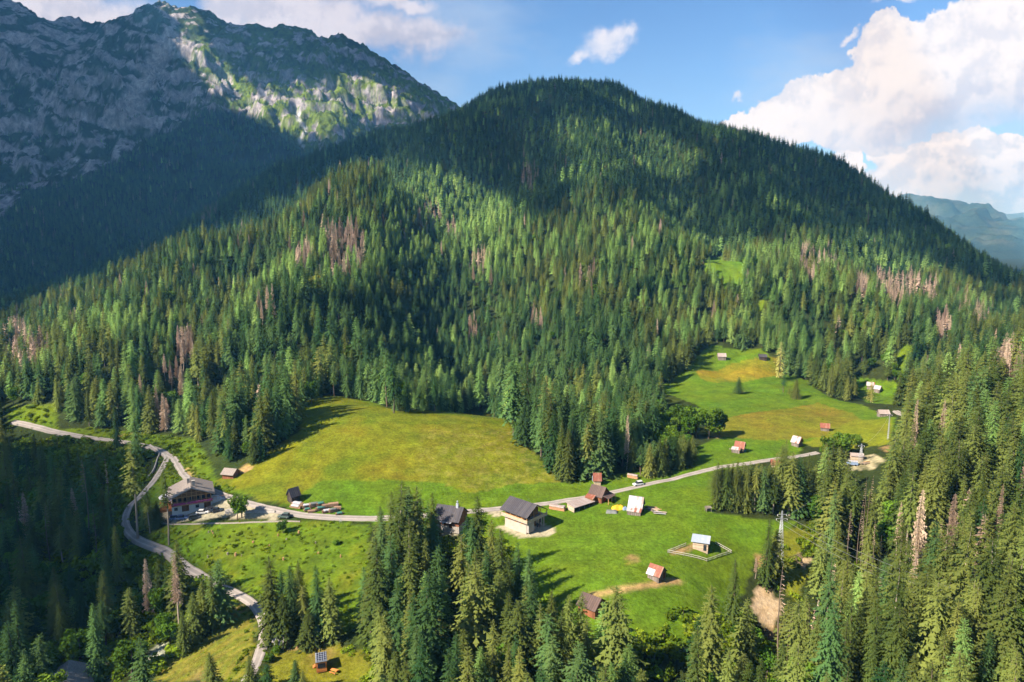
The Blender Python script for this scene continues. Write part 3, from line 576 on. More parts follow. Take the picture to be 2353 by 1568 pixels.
TX, TY, TZ = TX[ok], TY[ok], TZ[ok]
dens = .93+.5*fbm(TX/38, TY/38, 301, 3)
ub, vb, db = project(TX, TY, TZ)
low_left = (ub < 560) & (vb > 1030) & (TY < 330); dens = np.where(low_left, .42+.7*fbm(TX/22, TY/22, 303, 2)+.25*(ub < 170), dens)
mid_bot = (ub > 560) & (ub < 800) & (vb > 1290); dens = np.where(mid_bot, .45, dens)
gul = (ub > 1420) & (ub < 1880) & (vb > 1300); dens = np.where(gul, np.where(vb > 1500, .62, .30), dens)
rgt = (ub > 1880) & (vb > 1000); dens = np.where(rgt, .98, dens)
ok = rng.random(len(TX)) < dens; TX, TY, TZ = TX[ok], TY[ok], TZ[ok]
hn = fbm(TX/55, TY/55, 305, 3); TH = np.clip(21.5+hn*9+rng.normal(0, 4.6, len(TX)), 7, 34)
near = TY < 300; TH = np.where(near, np.clip(TH*1.02, 9, 32), TH*np.where(TY > 480, .72, .82))
ub, vb, db = project(TX, TY, TZ); gul = (ub > 1420) & (ub < 1880) & (vb > 1300); TH = np.where(gul, TH*.75, TH); ll = (ub < 560) & (vb > 1030); TH = np.where(ll, TH*.9, TH)
# nothing may stand before what the photograph shows free
ok = np.ones(len(TX), bool); nr = np.nonzero(TY < 520)[0]
for f in (.25, .45, .62, .78, .90, 1.0):
    u, v, d = project(TX[nr], TY[nr], TZ[nr]+TH[nr]*f); wpx = 2.2*(1-f*.8)*FPX/d
    for K in KEEP:
        bad = inside(K, u, v)|inside(K, u-wpx, v)|inside(K, u+wpx, v); ok[nr[bad]] = False
TX, TY, TZ, TH = TX[ok], TY[ok], TZ[ok], TH[ok]
vis = seen(TX, TY, TZ+TH*.9); keepm = vis | (TY < 330); TX, TY, TZ, TH, vis = TX[keepm], TY[keepm], TZ[keepm], TH[keepm], vis[keepm]
ub, vb, db = project(TX, TY, TZ+TH*.5)
# kind of each tree
lp = np.clip(.10+.75*sstep(.0, .5, fbm(TX/70, TY/70, 311, 3)+.05)+.0, 0, 1)
spur = inside(np.array([(150,690),(450,565),(620,485),(760,405),(880,350),(1000,375),(1180,470),(1320,560),(1150,640),(960,600),(820,640),(640,640),(450,720),(250,790)]), ub, vb); lp = np.where(spur, .72, lp*.5)
mid_r = inside(np.array([(1350,480),(1650,420),(1900,560),(2080,700),(2000,830),(1600,800),(1450,700)]), ub, vb); lp = np.where(mid_r, .40, lp)
lp = np.where(TY < 300, lp*.35, lp); lp = np.where((ub < 1000) & (vb < 720) & (vb < 1000-ub*.62), .06, lp)
KIND = np.where(rng.random(len(TX)) < lp, 'larch_tree', 'spruce_tree').astype('U20')
KIND[rng.random(len(TX)) < .010] = 'dead_tree'
DEADC = [(795,565,44,.9),(762,535,26,.9),(700,585,22,.75),(612,705,20,.7),(545,775,25,.4),(430,795,24,.95),(402,860,30,.95),(1105,610,30,.75),(985,495,30,.6),(1035,525,18,.6),(1215,400,24,.7),(1237,725,18,.8),(1085,760,20,.7),(40,790,40,.65),(95,800,22,.7),(60,840,25,.4),(1978,655,18,.9),(2030,640,20,.8),(2065,665,26,.8),(2100,650,22,.7),(2140,665,20,.6),(2165,745,22,.95),(2210,695,22,.6),(1860,595,28,.6),(1900,590,20,.4),(2320,845,34,.9),(2330,870,20,.9),(450,440,40,.35),(470,470,30,.4),(530,640,30,.2),(560,300,0,0),(940,520,30,.3),(1345,640,30,.15),(2250,720,25,.4),(430,830,18,.9),(372,930,18,.9)]
for cu, cv, r, p in DEADC:
    if r: KIND[(np.hypot(ub-cu, (vb-cv)*.8) < r) & (rng.random(len(TX)) < p)] = 'dead_tree'
brd = (TY < 330) & (ub < 560) & (vb > 1020) & (rng.random(len(TX)) < .30); KIND[brd] = 'broadleaf_tree'
fr = inside(np.array([(1990,800),(2075,820),(2085,880),(1990,880)]), ub, vb); KIND[fr & (rng.random(len(TX)) < .85)] = 'broadleaf_tree'
fr = inside(np.array([(1500,900),(1670,930),(1670,1010),(1520,1010)]), ub, vb); KIND[fr & (rng.random(len(TX)) < .7)] = 'broadleaf_tree'
KIND[(ub > 1420) & (ub < 1880) & (vb > 1330) & (rng.random(len(TX)) < .25)] = 'broadleaf_tree'
KIND[(KIND == 'spruce_tree') & (rng.random(len(TX)) < .05)] = 'broadleaf_tree'
TH = np.where(KIND == 'broadleaf_tree', np.clip(TH*.55, 6, 14), TH); TH = np.where(KIND == 'dead_tree', TH*.95, TH)
TREES = [list(t) for t in zip(KIND.tolist(), TX.tolist(), TY.tolist(), TZ.tolist(), TH.tolist())]
def tree_at(kind, u, vbase, vtip, var=None, Y=None):
    """a tree of the photograph: foot at (u, vbase), tip at vtip"""
    if Y is None: x, y, z = hit(u, min(vbase, 1800))[0]
    else: x, y, z = at_y(u, vbase, Y); z = float(ground_z(x, y))
    k = ray(u, vtip); H = CAMZ+k[2]*(y/k[1])-z
    for i in range(len(TREES)-1, -1, -1):
        t = TREES[i]
        if len(t) == 5 and abs(t[1]-x) < 3.2 and abs(t[2]-y) < 3.2: TREES.pop(i)
    TREES.append([kind, float(x), float(y), float(z), float(max(H, 3)), var, True])
for q in [(1646,1168,1062),(1668,1170,1068),(1690,1172,1060),(1713,1174,1070),(1734,1175,1064),(1752,1178,1072),(1775,1180,1100),(1790,1170,1020),(1660,1160,1072),(1703,1163,1062),(1745,1165,1066),(1655,1164,1068),(1680,1167,1064),(1724,1170,1066),(1763,1172,1068),(1640,1160,1078),(1720,1160,1060),(1770,1160,1058),(1690,1158,1066),(1672,1155,1068),(1708,1152,1066),(1740,1152,1064),(1780,1150,1040),(1800,1160,1030),(1800,1140,1010),(1525,1088,1010),(1590,1058,1000),(1570,1060,998),(1485,1078,1010),(1530,1070,1004),
          (1472,1092,1022),(1492,1095,1018),(1514,1090,1008),(1536,1084,1002),(1560,1078,1000),(1580,1070,1005),(1500,1082,1012),(1548,1072,1004),
          (1697,905,866),(1800,902,858),(1828,916,870),(1813,906,888),(345,1218,1140),(330,1214,1165),(363,1208,1150),(1760,1352,1190),(1778,1340,1215),(1682,1445,1285),
          (510,1432,1285),(492,1450,1310),(470,1442,1335),(418,1405,1240),(425,1500,1405),(80,1520,1372),(228,1560,1385),(350,1390,1310),(450,1470,1360),
          (628,1472,1278),(655,1478,1362),(690,1405,1288),(700,1462,1345),(733,1468,1300),(712,1485,1400),(650,1400,1310),(672,1430,1300),
          (930,1352,1104),(905,1340,1128),(962,1345,1118),(882,1390,1165),(996,1300,1130),(1098,1335,1140),(1075,1345,1185),(1062,1420,1228),(945,1420,1190),(920,1400,1170),(1010,1430,1255),(1150,1400,1215),(1190,1420,1245),(1215,1440,1262),(1130,1380,1195),
          (1240,1600,1387),(1266,1580,1357),(1304,1590,1366),(1333,1575,1360),(1412,1600,1346),(1345,1600,1420),(1290,1640,1400),(890,935,800),(905,950,812),(1000,945,850),(830,920,815),(1290,1100,965),(1305,1105,985),(1230,1030,880),(1250,1040,865),(1180,1000,800),(1210,1010,830),(1155,935,755),(1365,1085,925),(1135,960,925),(600,1055,975),(585,1062,985)]:
    tree_at('spruce_tree', *q)
tree_at('spruce_tree', 1622, 1640, 1345, Y=142); tree_at('spruce_tree', 490, 1640, 1500, Y=146); tree_at('spruce_tree', 580, 1640, 1505, Y=147); tree_at('spruce_tree', 620, 1640, 1526, Y=146); tree_at('spruce_tree', 684, 1640, 1515, Y=146); tree_at('spruce_tree', 700, 1640, 1540, Y=143); tree_at('spruce_tree', 1700, 1640, 1500, Y=140)
for q in [(1790,868,786),(1255,1025,862),(1370,1070,930),(2000,925,875)]: tree_at('pale_larch_tree', *q)
tree_at('larch_tree', 1382, 1580, 1385); tree_at('larch_tree', 1440, 1640, 1480)
for q in [(388,1252,1068),(316,1240,1018),(345,1225,1120)]: tree_at('bare_larch_tree', *q)
for q in [(204,1256,1048),(256,1196,1052),(222,1300,1160),(118,1300,1150),(1790,1568,1300),(1850,1568,1385),(1808,1560,1400)]: tree_at('bare_trunk', *q)
for k in range(26):
    uu = rng.uniform(1900, 2330); vv = rng.uniform(1250, 1500); tree_at('bare_trunk' if k % 3 else 'dead_tree', uu, vv, vv-rng.uniform(120, 190))
for q in [(66,1260,1130),(50,1250,1150),(345,1425,1283),(365,985,880),(412,1435,1270),(1865,1500,1400),(1735,1330,1280),(175,1230,1120)]: tree_at('dead_tree', *q)
for q in [(545,1194,1135),(556,1190,1140),(1600,1006,930),(1628,1008,935),(1652,1002,938),(1570,1000,925),(1545,990,930),(1580,1010,950),(2085,1040,970),(2105,1060,990),(650,1225,1195),(1935,1050,990),(1965,1030,995),(1905,1060,1000),(1497,930,880),(1712,1470,1430),(1735,1500,1440),(1760,1560,1490)]: tree_at('broadleaf_tree', *q)
# ---------------------------------------------------------------- single trees (the largest in view) and the forest (the rest)
for t in TREES:
    if len(t) == 5: t += [None, False]
A = np.array([[t[1], t[2], t[3], t[4]] for t in TREES]); kinds = [t[0] for t in TREES]
uB, vB, dB = project(A[:, 0], A[:, 1], A[:, 2]); uT, vT, dT = project(A[:, 0], A[:, 1], A[:, 2]+A[:, 3])
VIS = seen(A[:, 0], A[:, 1], A[:, 2]+A[:, 3]*.85)
bw, bh = 588, 392; buf = np.zeros((bh, bw), bool); AREA = np.zeros(len(TREES))
for i in np.argsort(dB)[:9000]:
    if not VIS[i]: continue
    s = bw/PW; y0, y1 = vT[i]*s, vB[i]*s; x = uB[i]*s
    if x < -8 or x > bw+8 or y0 > bh: continue
    hw = (2.8 if kinds[i] != 'broadleaf_tree' else A[i, 3]*.33)*FPX/dB[i]*s; n = 0
    for yy in range(max(0, int(y0)), min(bh, int(y1)+1)):
        f = (yy-y0)/max(y1-y0, 1e-3); w = hw*(.15+.85*f) if kinds[i] != 'broadleaf_tree' else hw
        a, b_ = max(0, int(x-w)), min(bw, int(x+w)+1)
        if b_ > a: r = buf[yy, a:b_]; n += (b_-a)-int(r.sum()); buf[yy, a:b_] = True
    AREA[i] = n
LIMIT = {'spruce_tree': 300, 'larch_tree': 220, 'dead_tree': 160, 'broadleaf_tree': 120, 'pale_larch_tree': 50, 'bare_larch_tree': 50, 'bare_trunk': 50}
solo = np.zeros(len(TREES), bool)
for k, n in LIMIT.items():
    idx = [i for i in range(len(TREES)) if kinds[i] == k and AREA[i] > 8]
    idx.sort(key=lambda i: (-(TREES[i][6]), -AREA[i])); solo[idx[:n]] = True
SOLO = []
deep = rng.random(len(TREES)) < np.clip(np.where(A[:, 1] > 270, .45+1.2*fbm(A[:, 0]/80, A[:, 1]/80, 331, 2)+.5*inside(np.array([(620,640),(900,560),(1200,640),(1500,800),(1560,1060),(1200,1090),(1100,940),(700,940),(560,1050),(480,900)]), uB, vB), np.where(uB < 1500, .5, .12)), 0, .97)  # more dark needles inside the outline: hillside shade put into the colour
NAME = {'pale_larch_tree': 'larch_tree', 'bare_larch_tree': 'larch_tree', 'bare_trunk': 'dead_tree'}
for i in np.nonzero(solo)[0]:
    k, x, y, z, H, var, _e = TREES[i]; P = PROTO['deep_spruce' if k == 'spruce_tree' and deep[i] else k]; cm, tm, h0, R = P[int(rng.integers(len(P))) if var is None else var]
    if k == 'spruce_tree' and TREES[i][6] and H < 15: cm, tm, h0, R = P[(0, 2, 5)[i % 3]]
    s = H/h0; o = empty(NAME.get(k, k), (x, y, z), rng.uniform(0, 6.28)); w = s*(rng.uniform(.72, 1.1) if uB[i] > 1880 and y < 260 else rng.uniform(.82, 1.25))*(1.0 if H > 20 or k == 'broadleaf_tree' else min(1.7, 20/H)**.65); o.scale = (w, w, s)
    if k == 'bare_trunk': o.rotation_euler[0] = rng.uniform(-.03, .03)
    put('trunk', tm, parent=o); put('crown', cm, parent=o); SOLO.append((o, i))
FP = []
def far_pick(kind, key, x, y, z, H, wide=(1.0, 1.4)): lst = FAR_INDEX[key]; i, h0 = lst[int(rng.integers(len(lst)))]; FP.append((x, y, z, H/h0, rng.uniform(0, 6.28), i, rng.uniform(*wide)))
for i in np.nonzero(~solo)[0]:
    k, x, y, z, H, var, _e = TREES[i]; md = dB[i] < 760; kk = NAME.get(k, k)
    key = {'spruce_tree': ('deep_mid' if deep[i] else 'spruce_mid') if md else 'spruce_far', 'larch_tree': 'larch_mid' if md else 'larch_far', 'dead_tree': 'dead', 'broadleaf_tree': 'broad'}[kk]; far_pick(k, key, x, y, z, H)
# forest of the mountain's lower slopes
x, y = jitter(-2100, 700, 1180, 2500, 7.6); z = mountain_z(x, y); g_ = ground_z(x, y); u, v, d = project(x, y, z+8)
belt = BELT
pr = np.where(inside(belt, u, v), .95, 0)*(1-.9*(inside(np.array([(560,270),(700,255),(735,345),(690,345)]), u, v))); pr = np.where((fbm(x/60, y/60, 401, 3) > .28), pr*.35, pr)
up = inside(np.array([(-100,120),(0,110),(200,200),(360,200),(520,170),(700,200),(900,210),(1000,260),(880,300),(690,310),(470,270),(300,350),(-100,480)], float), u, v)
sl = slope[np.clip(((y-my[0])/MS).astype(int), 0, len(my)-1), np.clip(((x-mx[0])/MS).astype(int), 0, len(mx)-1)]
pr = np.maximum(pr, up*np.clip(fbm(x/75, y/75, 403, 4)*3.0+.05, 0, .9)*(sl < 1.3))
ok = (z > g_-2) & (rng.random(len(x)) < pr) & (sl < 2.2) & (u > -160)
hm = np.where(inside(belt, u, v), 1.0, .62)
for xx, yy, zz, q, m_ in zip(x[ok], y[ok], z[ok], rng.random(ok.sum()), hm[ok]): far_pick('', 'dead' if q < .035 else 'larch_far' if q < .05 else 'spruce_far', xx, yy, zz, (13+9*rng.random())*m_)
# undergrowth: bushes on banks and forest edges
BP = []
def bushes(P, s, dens, smin, smax, seed):
    x0, y0 = P.min(0); x1, y1 = P.max(0); x, y = jitter(x0, x1, y0, y1, s); ok = inside(P, x, y) & (rng.random(len(x)) < dens*np.clip(.7+1.6*fbm(x/9, y/9, seed, 3), 0, 1.3))
    for Pr, w in ROADS.values(): ok &= dist_line(Pr, x, y) > w/2+1.0
    for xx, yy in zip(x[ok], y[ok]): lst = FAR_INDEX['bush']; i, h0 = lst[int(rng.integers(3))]; BP.append((xx, yy, float(ground_z(xx, yy))-.1, rng.uniform(smin, smax), rng.uniform(0, 6.28), i, rng.uniform(.9, 1.5)))
bushes(poly([(0,1020),(250,1025),(300,1170),(280,1230),(420,1300),(520,1370),(460,1460),(350,1568),(0,1568)]), 3.0, .75, .7, 2.6, 501)
bushes(poly([(10,985),(130,1000),(245,1020),(330,1040),(360,1062),(335,1105),(300,1150),(150,1140),(0,1100)]), 3.4, .8, 1.2, 4.2, 525)
bushes(poly([(300,1180),(345,1215),(420,1265),(500,1340),(520,1370),(470,1440),(380,1480),(330,1400),(290,1290)]), 2.6, .9, .6, 2.2, 526)
bushes(OPEN['bank'], 2.0, .6, .2, .55, 502); bushes(poly([(395,1207),(600,1205),(620,1300),(480,1290)]), 4.0, .35, .4, 1.1, 503)
bushes(OPEN['verge'], 2.6, .6, .4, 1.4, 504); bushes(OPEN['rough'], 2.6, .5, .4, 1.4, 505); bushes(poly([(1420,1480),(1700,1420),(1800,1450),(1880,1568),(1420,1568)]), 2.6, .7, .6, 2.2, 506)
bushes(poly([(790,1490),(860,1480),(870,1568),(840,1568)]), 2.0, .9, .5, 1.3, 507); bushes(poly([(660,1470),(760,1455),(770,1475),(670,1486)]), 1.8, .8, .4, 1.0, 508); bushes(poly([(560,1340),(640,1345),(640,1400),(600,1400)]), 2.4, .8, .6, 1.6, 509)
bushes(poly([(1100,1230),(1160,1240),(1200,1350),(1120,1330)]), 2.4, .8, .6, 1.6, 510); bushes(poly([(1000,1230),(1100,1235),(1090,1330),(1000,1330)]), 2.4, .8, .6, 1.8, 511); bushes(poly([(1880,1250),(2353,1150),(2353,1568),(1880,1568)]), 4.5, .6, .7, 2.4, 512)
bushes(poly([(1850,1180),(1900,1180),(1880,1320),(1850,1300)]), 2.4, .8, .6, 2.0, 513)
bushes(GOLD, 2.6, .22, .12, .30, 520); bushes(GOLD2, 3.4, .25, .18, .4, 521); bushes(OPEN['valley'], 5.0, .12, .12, .3, 522); bushes(OPEN['lawn'], 3.0, .2, .1, .3, 523); bushes(OPEN['field'], 2.4, .3, .1, .3, 524)
for rd in ('upper', 'fork'):
    Pq = ROADS[rd][0]; gd = np.gradient(Pq, axis=0); gd /= np.linalg.norm(gd, axis=1, keepdims=True)+1e-9
    for k in range(320):
        i = int(rng.integers(len(Pq))); sd = rng.choice([-1, 1]); off = rng.uniform(1.9, 4.5)*sd; xx, yy = Pq[i, 0]-gd[i, 1]*off+rng.uniform(-1, 1), Pq[i, 1]+gd[i, 0]*off+rng.uniform(-1, 1); lst = FAR_INDEX['bush']; j, h0 = lst[int(rng.integers(3))]
        BP.append((xx, yy, float(ground_z(xx, yy))-.1, rng.uniform(.2, .6), rng.uniform(0, 6.28), j, rng.uniform(.9, 1.4)))
def scatter(name, pts, label=None):
    P = np.array(pts); me = bpy.data.meshes.new(name); me.vertices.add(len(P)); me.vertices.foreach_set('co', P[:, :3].astype(np.float32).ravel())
    for nm, c, ty in (('size', 3, 'FLOAT'), ('turn', 4, 'FLOAT'), ('kind_index', 5, 'INT'), ('wide', 6, 'FLOAT')):
        a = me.attributes.new(nm, ty, 'POINT'); a.data.foreach_set('value', P[:, c].astype(np.int32 if ty == 'INT' else np.float32))
    o = put(name, me); g = bpy.data.node_groups.new(name, 'GeometryNodeTree'); g.interface.new_socket('Geometry', in_out='INPUT', socket_type='NodeSocketGeometry'); g.interface.new_socket('Geometry', in_out='OUTPUT', socket_type='NodeSocketGeometry')
    n = g.nodes; L = g.links; gi = n.new('NodeGroupInput'); go = n.new('NodeGroupOutput'); ip = n.new('GeometryNodeInstanceOnPoints'); ci = n.new('GeometryNodeCollectionInfo')
    ci.inputs['Collection'].default_value = far_col; ci.inputs['Separate Children'].default_value = True; ci.inputs['Reset Children'].default_value = True
    def na(nm, ty): q = n.new('GeometryNodeInputNamedAttribute'); q.data_type = ty; q.inputs['Name'].default_value = nm; return q.outputs['Attribute']
    L.new(gi.outputs[0], ip.inputs['Points']); L.new(ci.outputs[0], ip.inputs['Instance']); ip.inputs['Pick Instance'].default_value = True; L.new(na('kind_index', 'INT'), ip.inputs['Instance Index'])
    cx = n.new('ShaderNodeCombineXYZ'); L.new(na('turn', 'FLOAT'), cx.inputs[2]); L.new(cx.outputs[0], ip.inputs['Rotation'])
    mu_ = n.new('ShaderNodeMath'); mu_.operation = 'MULTIPLY'; sz = na('size', 'FLOAT'); L.new(sz, mu_.inputs[0]); L.new(na('wide', 'FLOAT'), mu_.inputs[1]); sc = n.new('ShaderNodeCombineXYZ'); L.new(mu_.outputs[0], sc.inputs[0]); L.new(mu_.outputs[0], sc.inputs[1]); L.new(sz, sc.inputs[2]); L.new(sc.outputs[0], ip.inputs['Scale'])
    L.new(ip.outputs[0], go.inputs[0]); mod = o.modifiers.new('scatter', 'NODES'); mod.node_group = g; return tag(o, kind='stuff')
scatter('forest', FP); scatter('undergrowth', BP)
print('TREES', len(TREES), 'solo', solo.sum(), 'forest', len(FP), 'bushes', len(BP))
# ---------------------------------------------------------------- buildings, vehicles and the small things of the valley
class MB:
    def __init__(s): s.v = []; s.f = []
    def add(s, V, F): o = len(s.v); s.v += [tuple(map(float, p)) for p in V]; s.f += [tuple(i+o for i in f) for f in F]; return s
    def box(s, cx, cy, cz, sx, sy, sz, rz=0.0, tilt=0.0, tax='X'):
        M = Matrix.Rotation(rz, 3, 'Z') @ Matrix.Rotation(tilt, 3, tax)
        V = [M @ Vector((x*sx/2, y*sy/2, z*sz/2))+Vector((cx, cy, cz)) for x in (-1, 1) for y in (-1, 1) for z in (-1, 1)]
        return s.add(V, [(0, 1, 3, 2), (4, 6, 7, 5), (0, 4, 5, 1), (2, 3, 7, 6), (0, 2, 6, 4), (1, 5, 7, 3)])
    def prism(s, prof, x0, x1):
        """closed outline in (y, z), counter-clockwise seen from +x, swept along x"""
        n = len(prof); V = [(x0, y, z) for y, z in prof]+[(x1, y, z) for y, z in prof]
        return s.add(V, [tuple(range(n))[::-1], tuple(range(n, 2*n))]+[(i, (i+1) % n, n+(i+1) % n, n+i) for i in range(n)])
    def slab(s, p, t):
        """four corners of the top face, thickness t downwards"""
        V = [Vector(q) for q in p]; n = (V[1]-V[0]).cross(V[3]-V[0]).normalized(); n = n if n.z > 0 else -n
        up = (V[1]-V[0]).cross(V[3]-V[0]).z > 0
        B = [q-n*t for q in V]; F = [(0, 1, 2, 3), (7, 6, 5, 4), (0, 4, 5, 1), (1, 5, 6, 2), (2, 6, 7, 3), (3, 7, 4, 0)]
        return s.add(V+B, F if up else [f[::-1] for f in F])
    def tube(s, p, q, r, n=6, r2=None):
        p, q = Vector(p), Vector(q); d = (q-p).normalized(); a = d.orthogonal().normalized(); b = d.cross(a); r2 = r if r2 is None else r2
        V = [p+(a*math.cos(t)+b*math.sin(t))*r for t in [2*math.pi*i/n for i in range(n)]]+[q+(a*math.cos(t)+b*math.sin(t))*r2 for t in [2*math.pi*i/n for i in range(n)]]
        return s.add(V, [tuple(range(n))[::-1], tuple(range(n, 2*n))]+[(i, (i+1) % n, n+(i+1) % n, n+i) for i in range(n)])
    def build(s, name, mat, parent=None, bevel=0.0, sm=False):
        me = bpy.data.meshes.new(name); me.from_pydata(s.v, [], s.f); me.update(); o = put(name, me, mat, parent)
        if sm: smooth(me)
        if bevel: b = o.modifiers.new('bevel', 'BEVEL'); b.width = bevel; b.segments = 2; b.limit_method = 'ANGLE'
        return o
def boards(name, col, scale=3.2, axis=2, rough=.85, var=.35):
    """weathered boards: narrow dark joints and a tone for each board"""
    col = tuple(c*TONE for c in col)
    m, nt, b = material(name); tc = nt.new('ShaderNodeTexCoord').outputs['Object']; x, y, z = nt.xyz(tc)
    c = z if axis == 2 else nt.m('ADD', x, y); c = nt.m('MULTIPLY', c, scale); fr = nt.m('FRACT', c); fl = nt.m('FLOOR', c)
    wn = nt.new('ShaderNodeTexWhiteNoise', noise_dimensions='1D'); nt.set(wn.inputs['W'], fl); k = nt.ramp(wn.outputs['Value'], 0, 1, 1-var, 1+var, False)
    j = nt.ramp(nt.m('ABSOLUTE', nt.m('SUBTRACT', fr, .5)), .42, .5, 1.0, .35); g = nt.ramp(nt.noise(tc, 2.2, 5, .7), .25, .75, .75, 1.25, False)
    nt.set(b.inputs['Base Color'], nt.vm('SCALE', col, scale=nt.m('MULTIPLY', nt.m('MULTIPLY', k, j), g))); b.inputs['Roughness'].default_value = rough; b.inputs['Specular IOR Level'].default_value = .15; return m
def sheet(name, c1, c2, thr=(.42, .58), scale=.9, ribs=3.2, metal=.0, rough=.6):
    """ribbed metal sheet with patches of rust or of bare metal"""
    c1 = tuple(c*TONE for c in c1); c2 = tuple(c*TONE for c in c2)
    m, nt, b = material(name); tc = nt.new('ShaderNodeTexCoord').outputs['Object']; x, y, z = nt.xyz(tc)
    f = nt.noise(nt.vm('MULTIPLY', tc, (1.6, .5, .5)), scale, 4, .7); fl = nt.m('FLOOR', nt.m('MULTIPLY', x, 1.1)); wn = nt.new('ShaderNodeTexWhiteNoise', noise_dimensions='1D'); nt.set(wn.inputs['W'], fl)
    f = nt.m('MULTIPLY_ADD', nt.m('SUBTRACT', wn.outputs['Value'], .5), .30, f); col = nt.mix(nt.ramp(f, *thr), c1, c2)
    rb = nt.ramp(nt.m('SINE', nt.m('MULTIPLY', x, ribs*6.28)), -1, 1, .82, 1.1, False); nt.set(b.inputs['Base Color'], nt.vm('SCALE', col, scale=nt.m('MULTIPLY', rb, nt.ramp(nt.noise(tc, 3, 4, .7), .3, .7, .85, 1.15, False))))
    b.inputs['Roughness'].default_value = rough; b.inputs['Metallic'].default_value = metal; b.inputs['Specular IOR Level'].default_value = .3; return m
M = {
 'grey_wood': boards('weathered_boards', (.24, .20, .17), 3.4, 1), 'brown_wood': boards('brown_boards', (.30, .16, .08), 3.2, 2), 'dark_wood': boards('dark_boards', (.075, .055, .045), 3.4, 1), 'red_wood': boards('red_brown_boards', (.30, .12, .06), 3.4, 1),
 'new_wood': boards('new_larch_boards', (.62, .30, .10), 3.0, 2, var=.2), 'pale_wood': boards('pale_boards', (.55, .42, .30), 3.0, 2, var=.2), 'orange_wood': boards('orange_boards', (.68, .25, .07), 3.0, 2, var=.2), 'beam': simple_mat('timber_beam', (.52, .29, .13), .8, .3, 2),
 'plaster': simple_mat('white_plaster', (.62, .60, .57), .9, .10, .8), 'concrete': simple_mat('raw_concrete', (.50, .42, .36), .9, .16, .7), 'block': simple_mat('concrete_block', (.40, .36, .33), .9, .2, 1.2), 'stone': simple_mat('dry_stone', (.40, .36, .31), .95, .45, 2.6, bump=.6),
 'slate': sheet('dark_slate_roof', (.055, .05, .06), (.085, .075, .08), (.3, .7), 2, 1.4, 0, .75), 'brown_tile': sheet('brown_roof', (.10, .065, .055), (.14, .09, .075), (.3, .7), 2, 1.6, 0, .8), 'shingle': simple_mat('grey_shingle', (.30, .25, .215), .9, .30, 2.2), 'old_shingle': simple_mat('stone_shingle', (.27, .255, .24), .9, .5, 3.4, bump=.4),
 'rust': sheet('rusted_sheet', (.27, .085, .05), (.36, .19, .13), (.40, .65)), 'rust_silver': sheet('half_rusted_sheet', (.46, .42, .40), (.30, .11, .07), (.44, .56)), 'silver': sheet('bare_metal_sheet', (.44, .44, .47), (.33, .24, .20), (.46, .62)), 'pink_sheet': sheet('faded_sheet', (.38, .30, .26), (.45, .38, .35), (.35, .65)), 'blue_sheet': sheet('blue_grey_sheet', (.50, .56, .66), (.58, .62, .70), (.4, .6), metal=.2, rough=.45),
 'door': boards('door_boards', (.17, .08, .04), 4, 1), 'glass': simple_mat('window_glass', (.03, .035, .045), .12, .1, 1, .5), 'red': simple_mat('red_paint', (.50, .03, .03), .5, .2), 'pink': simple_mat('pink_flowers', (.42, .08, .20), .8, .8, 5), 'leafg': simple_mat('flower_leaves', (.06, .13, .02), .9, .5, 4),
 'white_cloth': simple_mat('white_cloth', (.80, .76, .80), .85, .08), 'lilac_cloth': simple_mat('lilac_cloth', (.62, .50, .62), .85, .1), 'yellow_tarp': simple_mat('yellow_tarp', (.85, .48, .03), .55, .25, 1.2), 'green_tarp': simple_mat('green_tarp', (.07, .20, .165), .5, .25, 1.2), 'grey_tarp': simple_mat('grey_tarp', (.17, .18, .17), .6, .3, 1.2), 'white_tarp': simple_mat('white_tarp', (.50, .49, .51), .5, .15, 1.2), 'blue_tarp': simple_mat('blue_tarp', (.22, .30, .45), .5, .25, 1.2),
 'log': simple_mat('cut_logs', (.34, .21, .13), .9, .5, 4, objvar=.2), 'log_end': simple_mat('log_ends', (.50, .27, .14), .9, .5, 5), 'steel': simple_mat('galvanised_steel', (.40, .42, .45), .5, .1, 2, .4, .5), 'wire': simple_mat('aluminium_wire', (.36, .38, .37), .4, .05, 1, .4, .6), 'rubber': simple_mat('tyre_rubber', (.02, .02, .022), .8, .1), 'solar': None, 'rock': simple_mat('pale_boulder', (.42, .41, .39), .95, .35, 1.6, bump=.5, objvar=.25), 'post': simple_mat('fence_post', (.30, .26, .22), .9, .3, 3), 'rail': simple_mat('pale_rail', (.60, .55, .47), .85, .2, 3),
}
ms, nt, b = material('solar_cells'); tc = nt.new('ShaderNodeTexCoord').outputs['Object']; x, y, z = nt.xyz(tc)
gx1 = nt.ramp(nt.m('ABSOLUTE', nt.m('SUBTRACT', nt.m('FRACT', nt.m('MULTIPLY', x, 1.25)), .5)), .44, .48); gy1 = nt.ramp(nt.m('ABSOLUTE', nt.m('SUBTRACT', nt.m('FRACT', nt.m('MULTIPLY', y, 1.75)), .5)), .44, .48)
nt.set(b.inputs['Base Color'], nt.mix(nt.m('MAXIMUM', gx1, gy1), (.018, .022, .045), (.45, .48, .52))); b.inputs['Roughness'].default_value = .25; M['solar'] = ms
def paint_mat(name, c, rough=.3):
    m, nt, b = material(name); b.inputs['Base Color'].default_value = (*c, 1); b.inputs['Roughness'].default_value = rough; b.inputs['Coat Weight'].default_value = .5; b.inputs['Coat Roughness'].default_value = .08; return m
LAND = []    # (u, v, phrase): what labels may refer to
def thing(name, u, v, ang, label, cat, group=None, phrase=None, z=None, dz=0.0):
    p = hit1(u, v); p.z = (p.z if z is None else z)+dz; o = empty(name, p, RAD(ang)); tag(o, label, cat, group)
    if phrase: LAND.append((u, v, phrase))
    return o
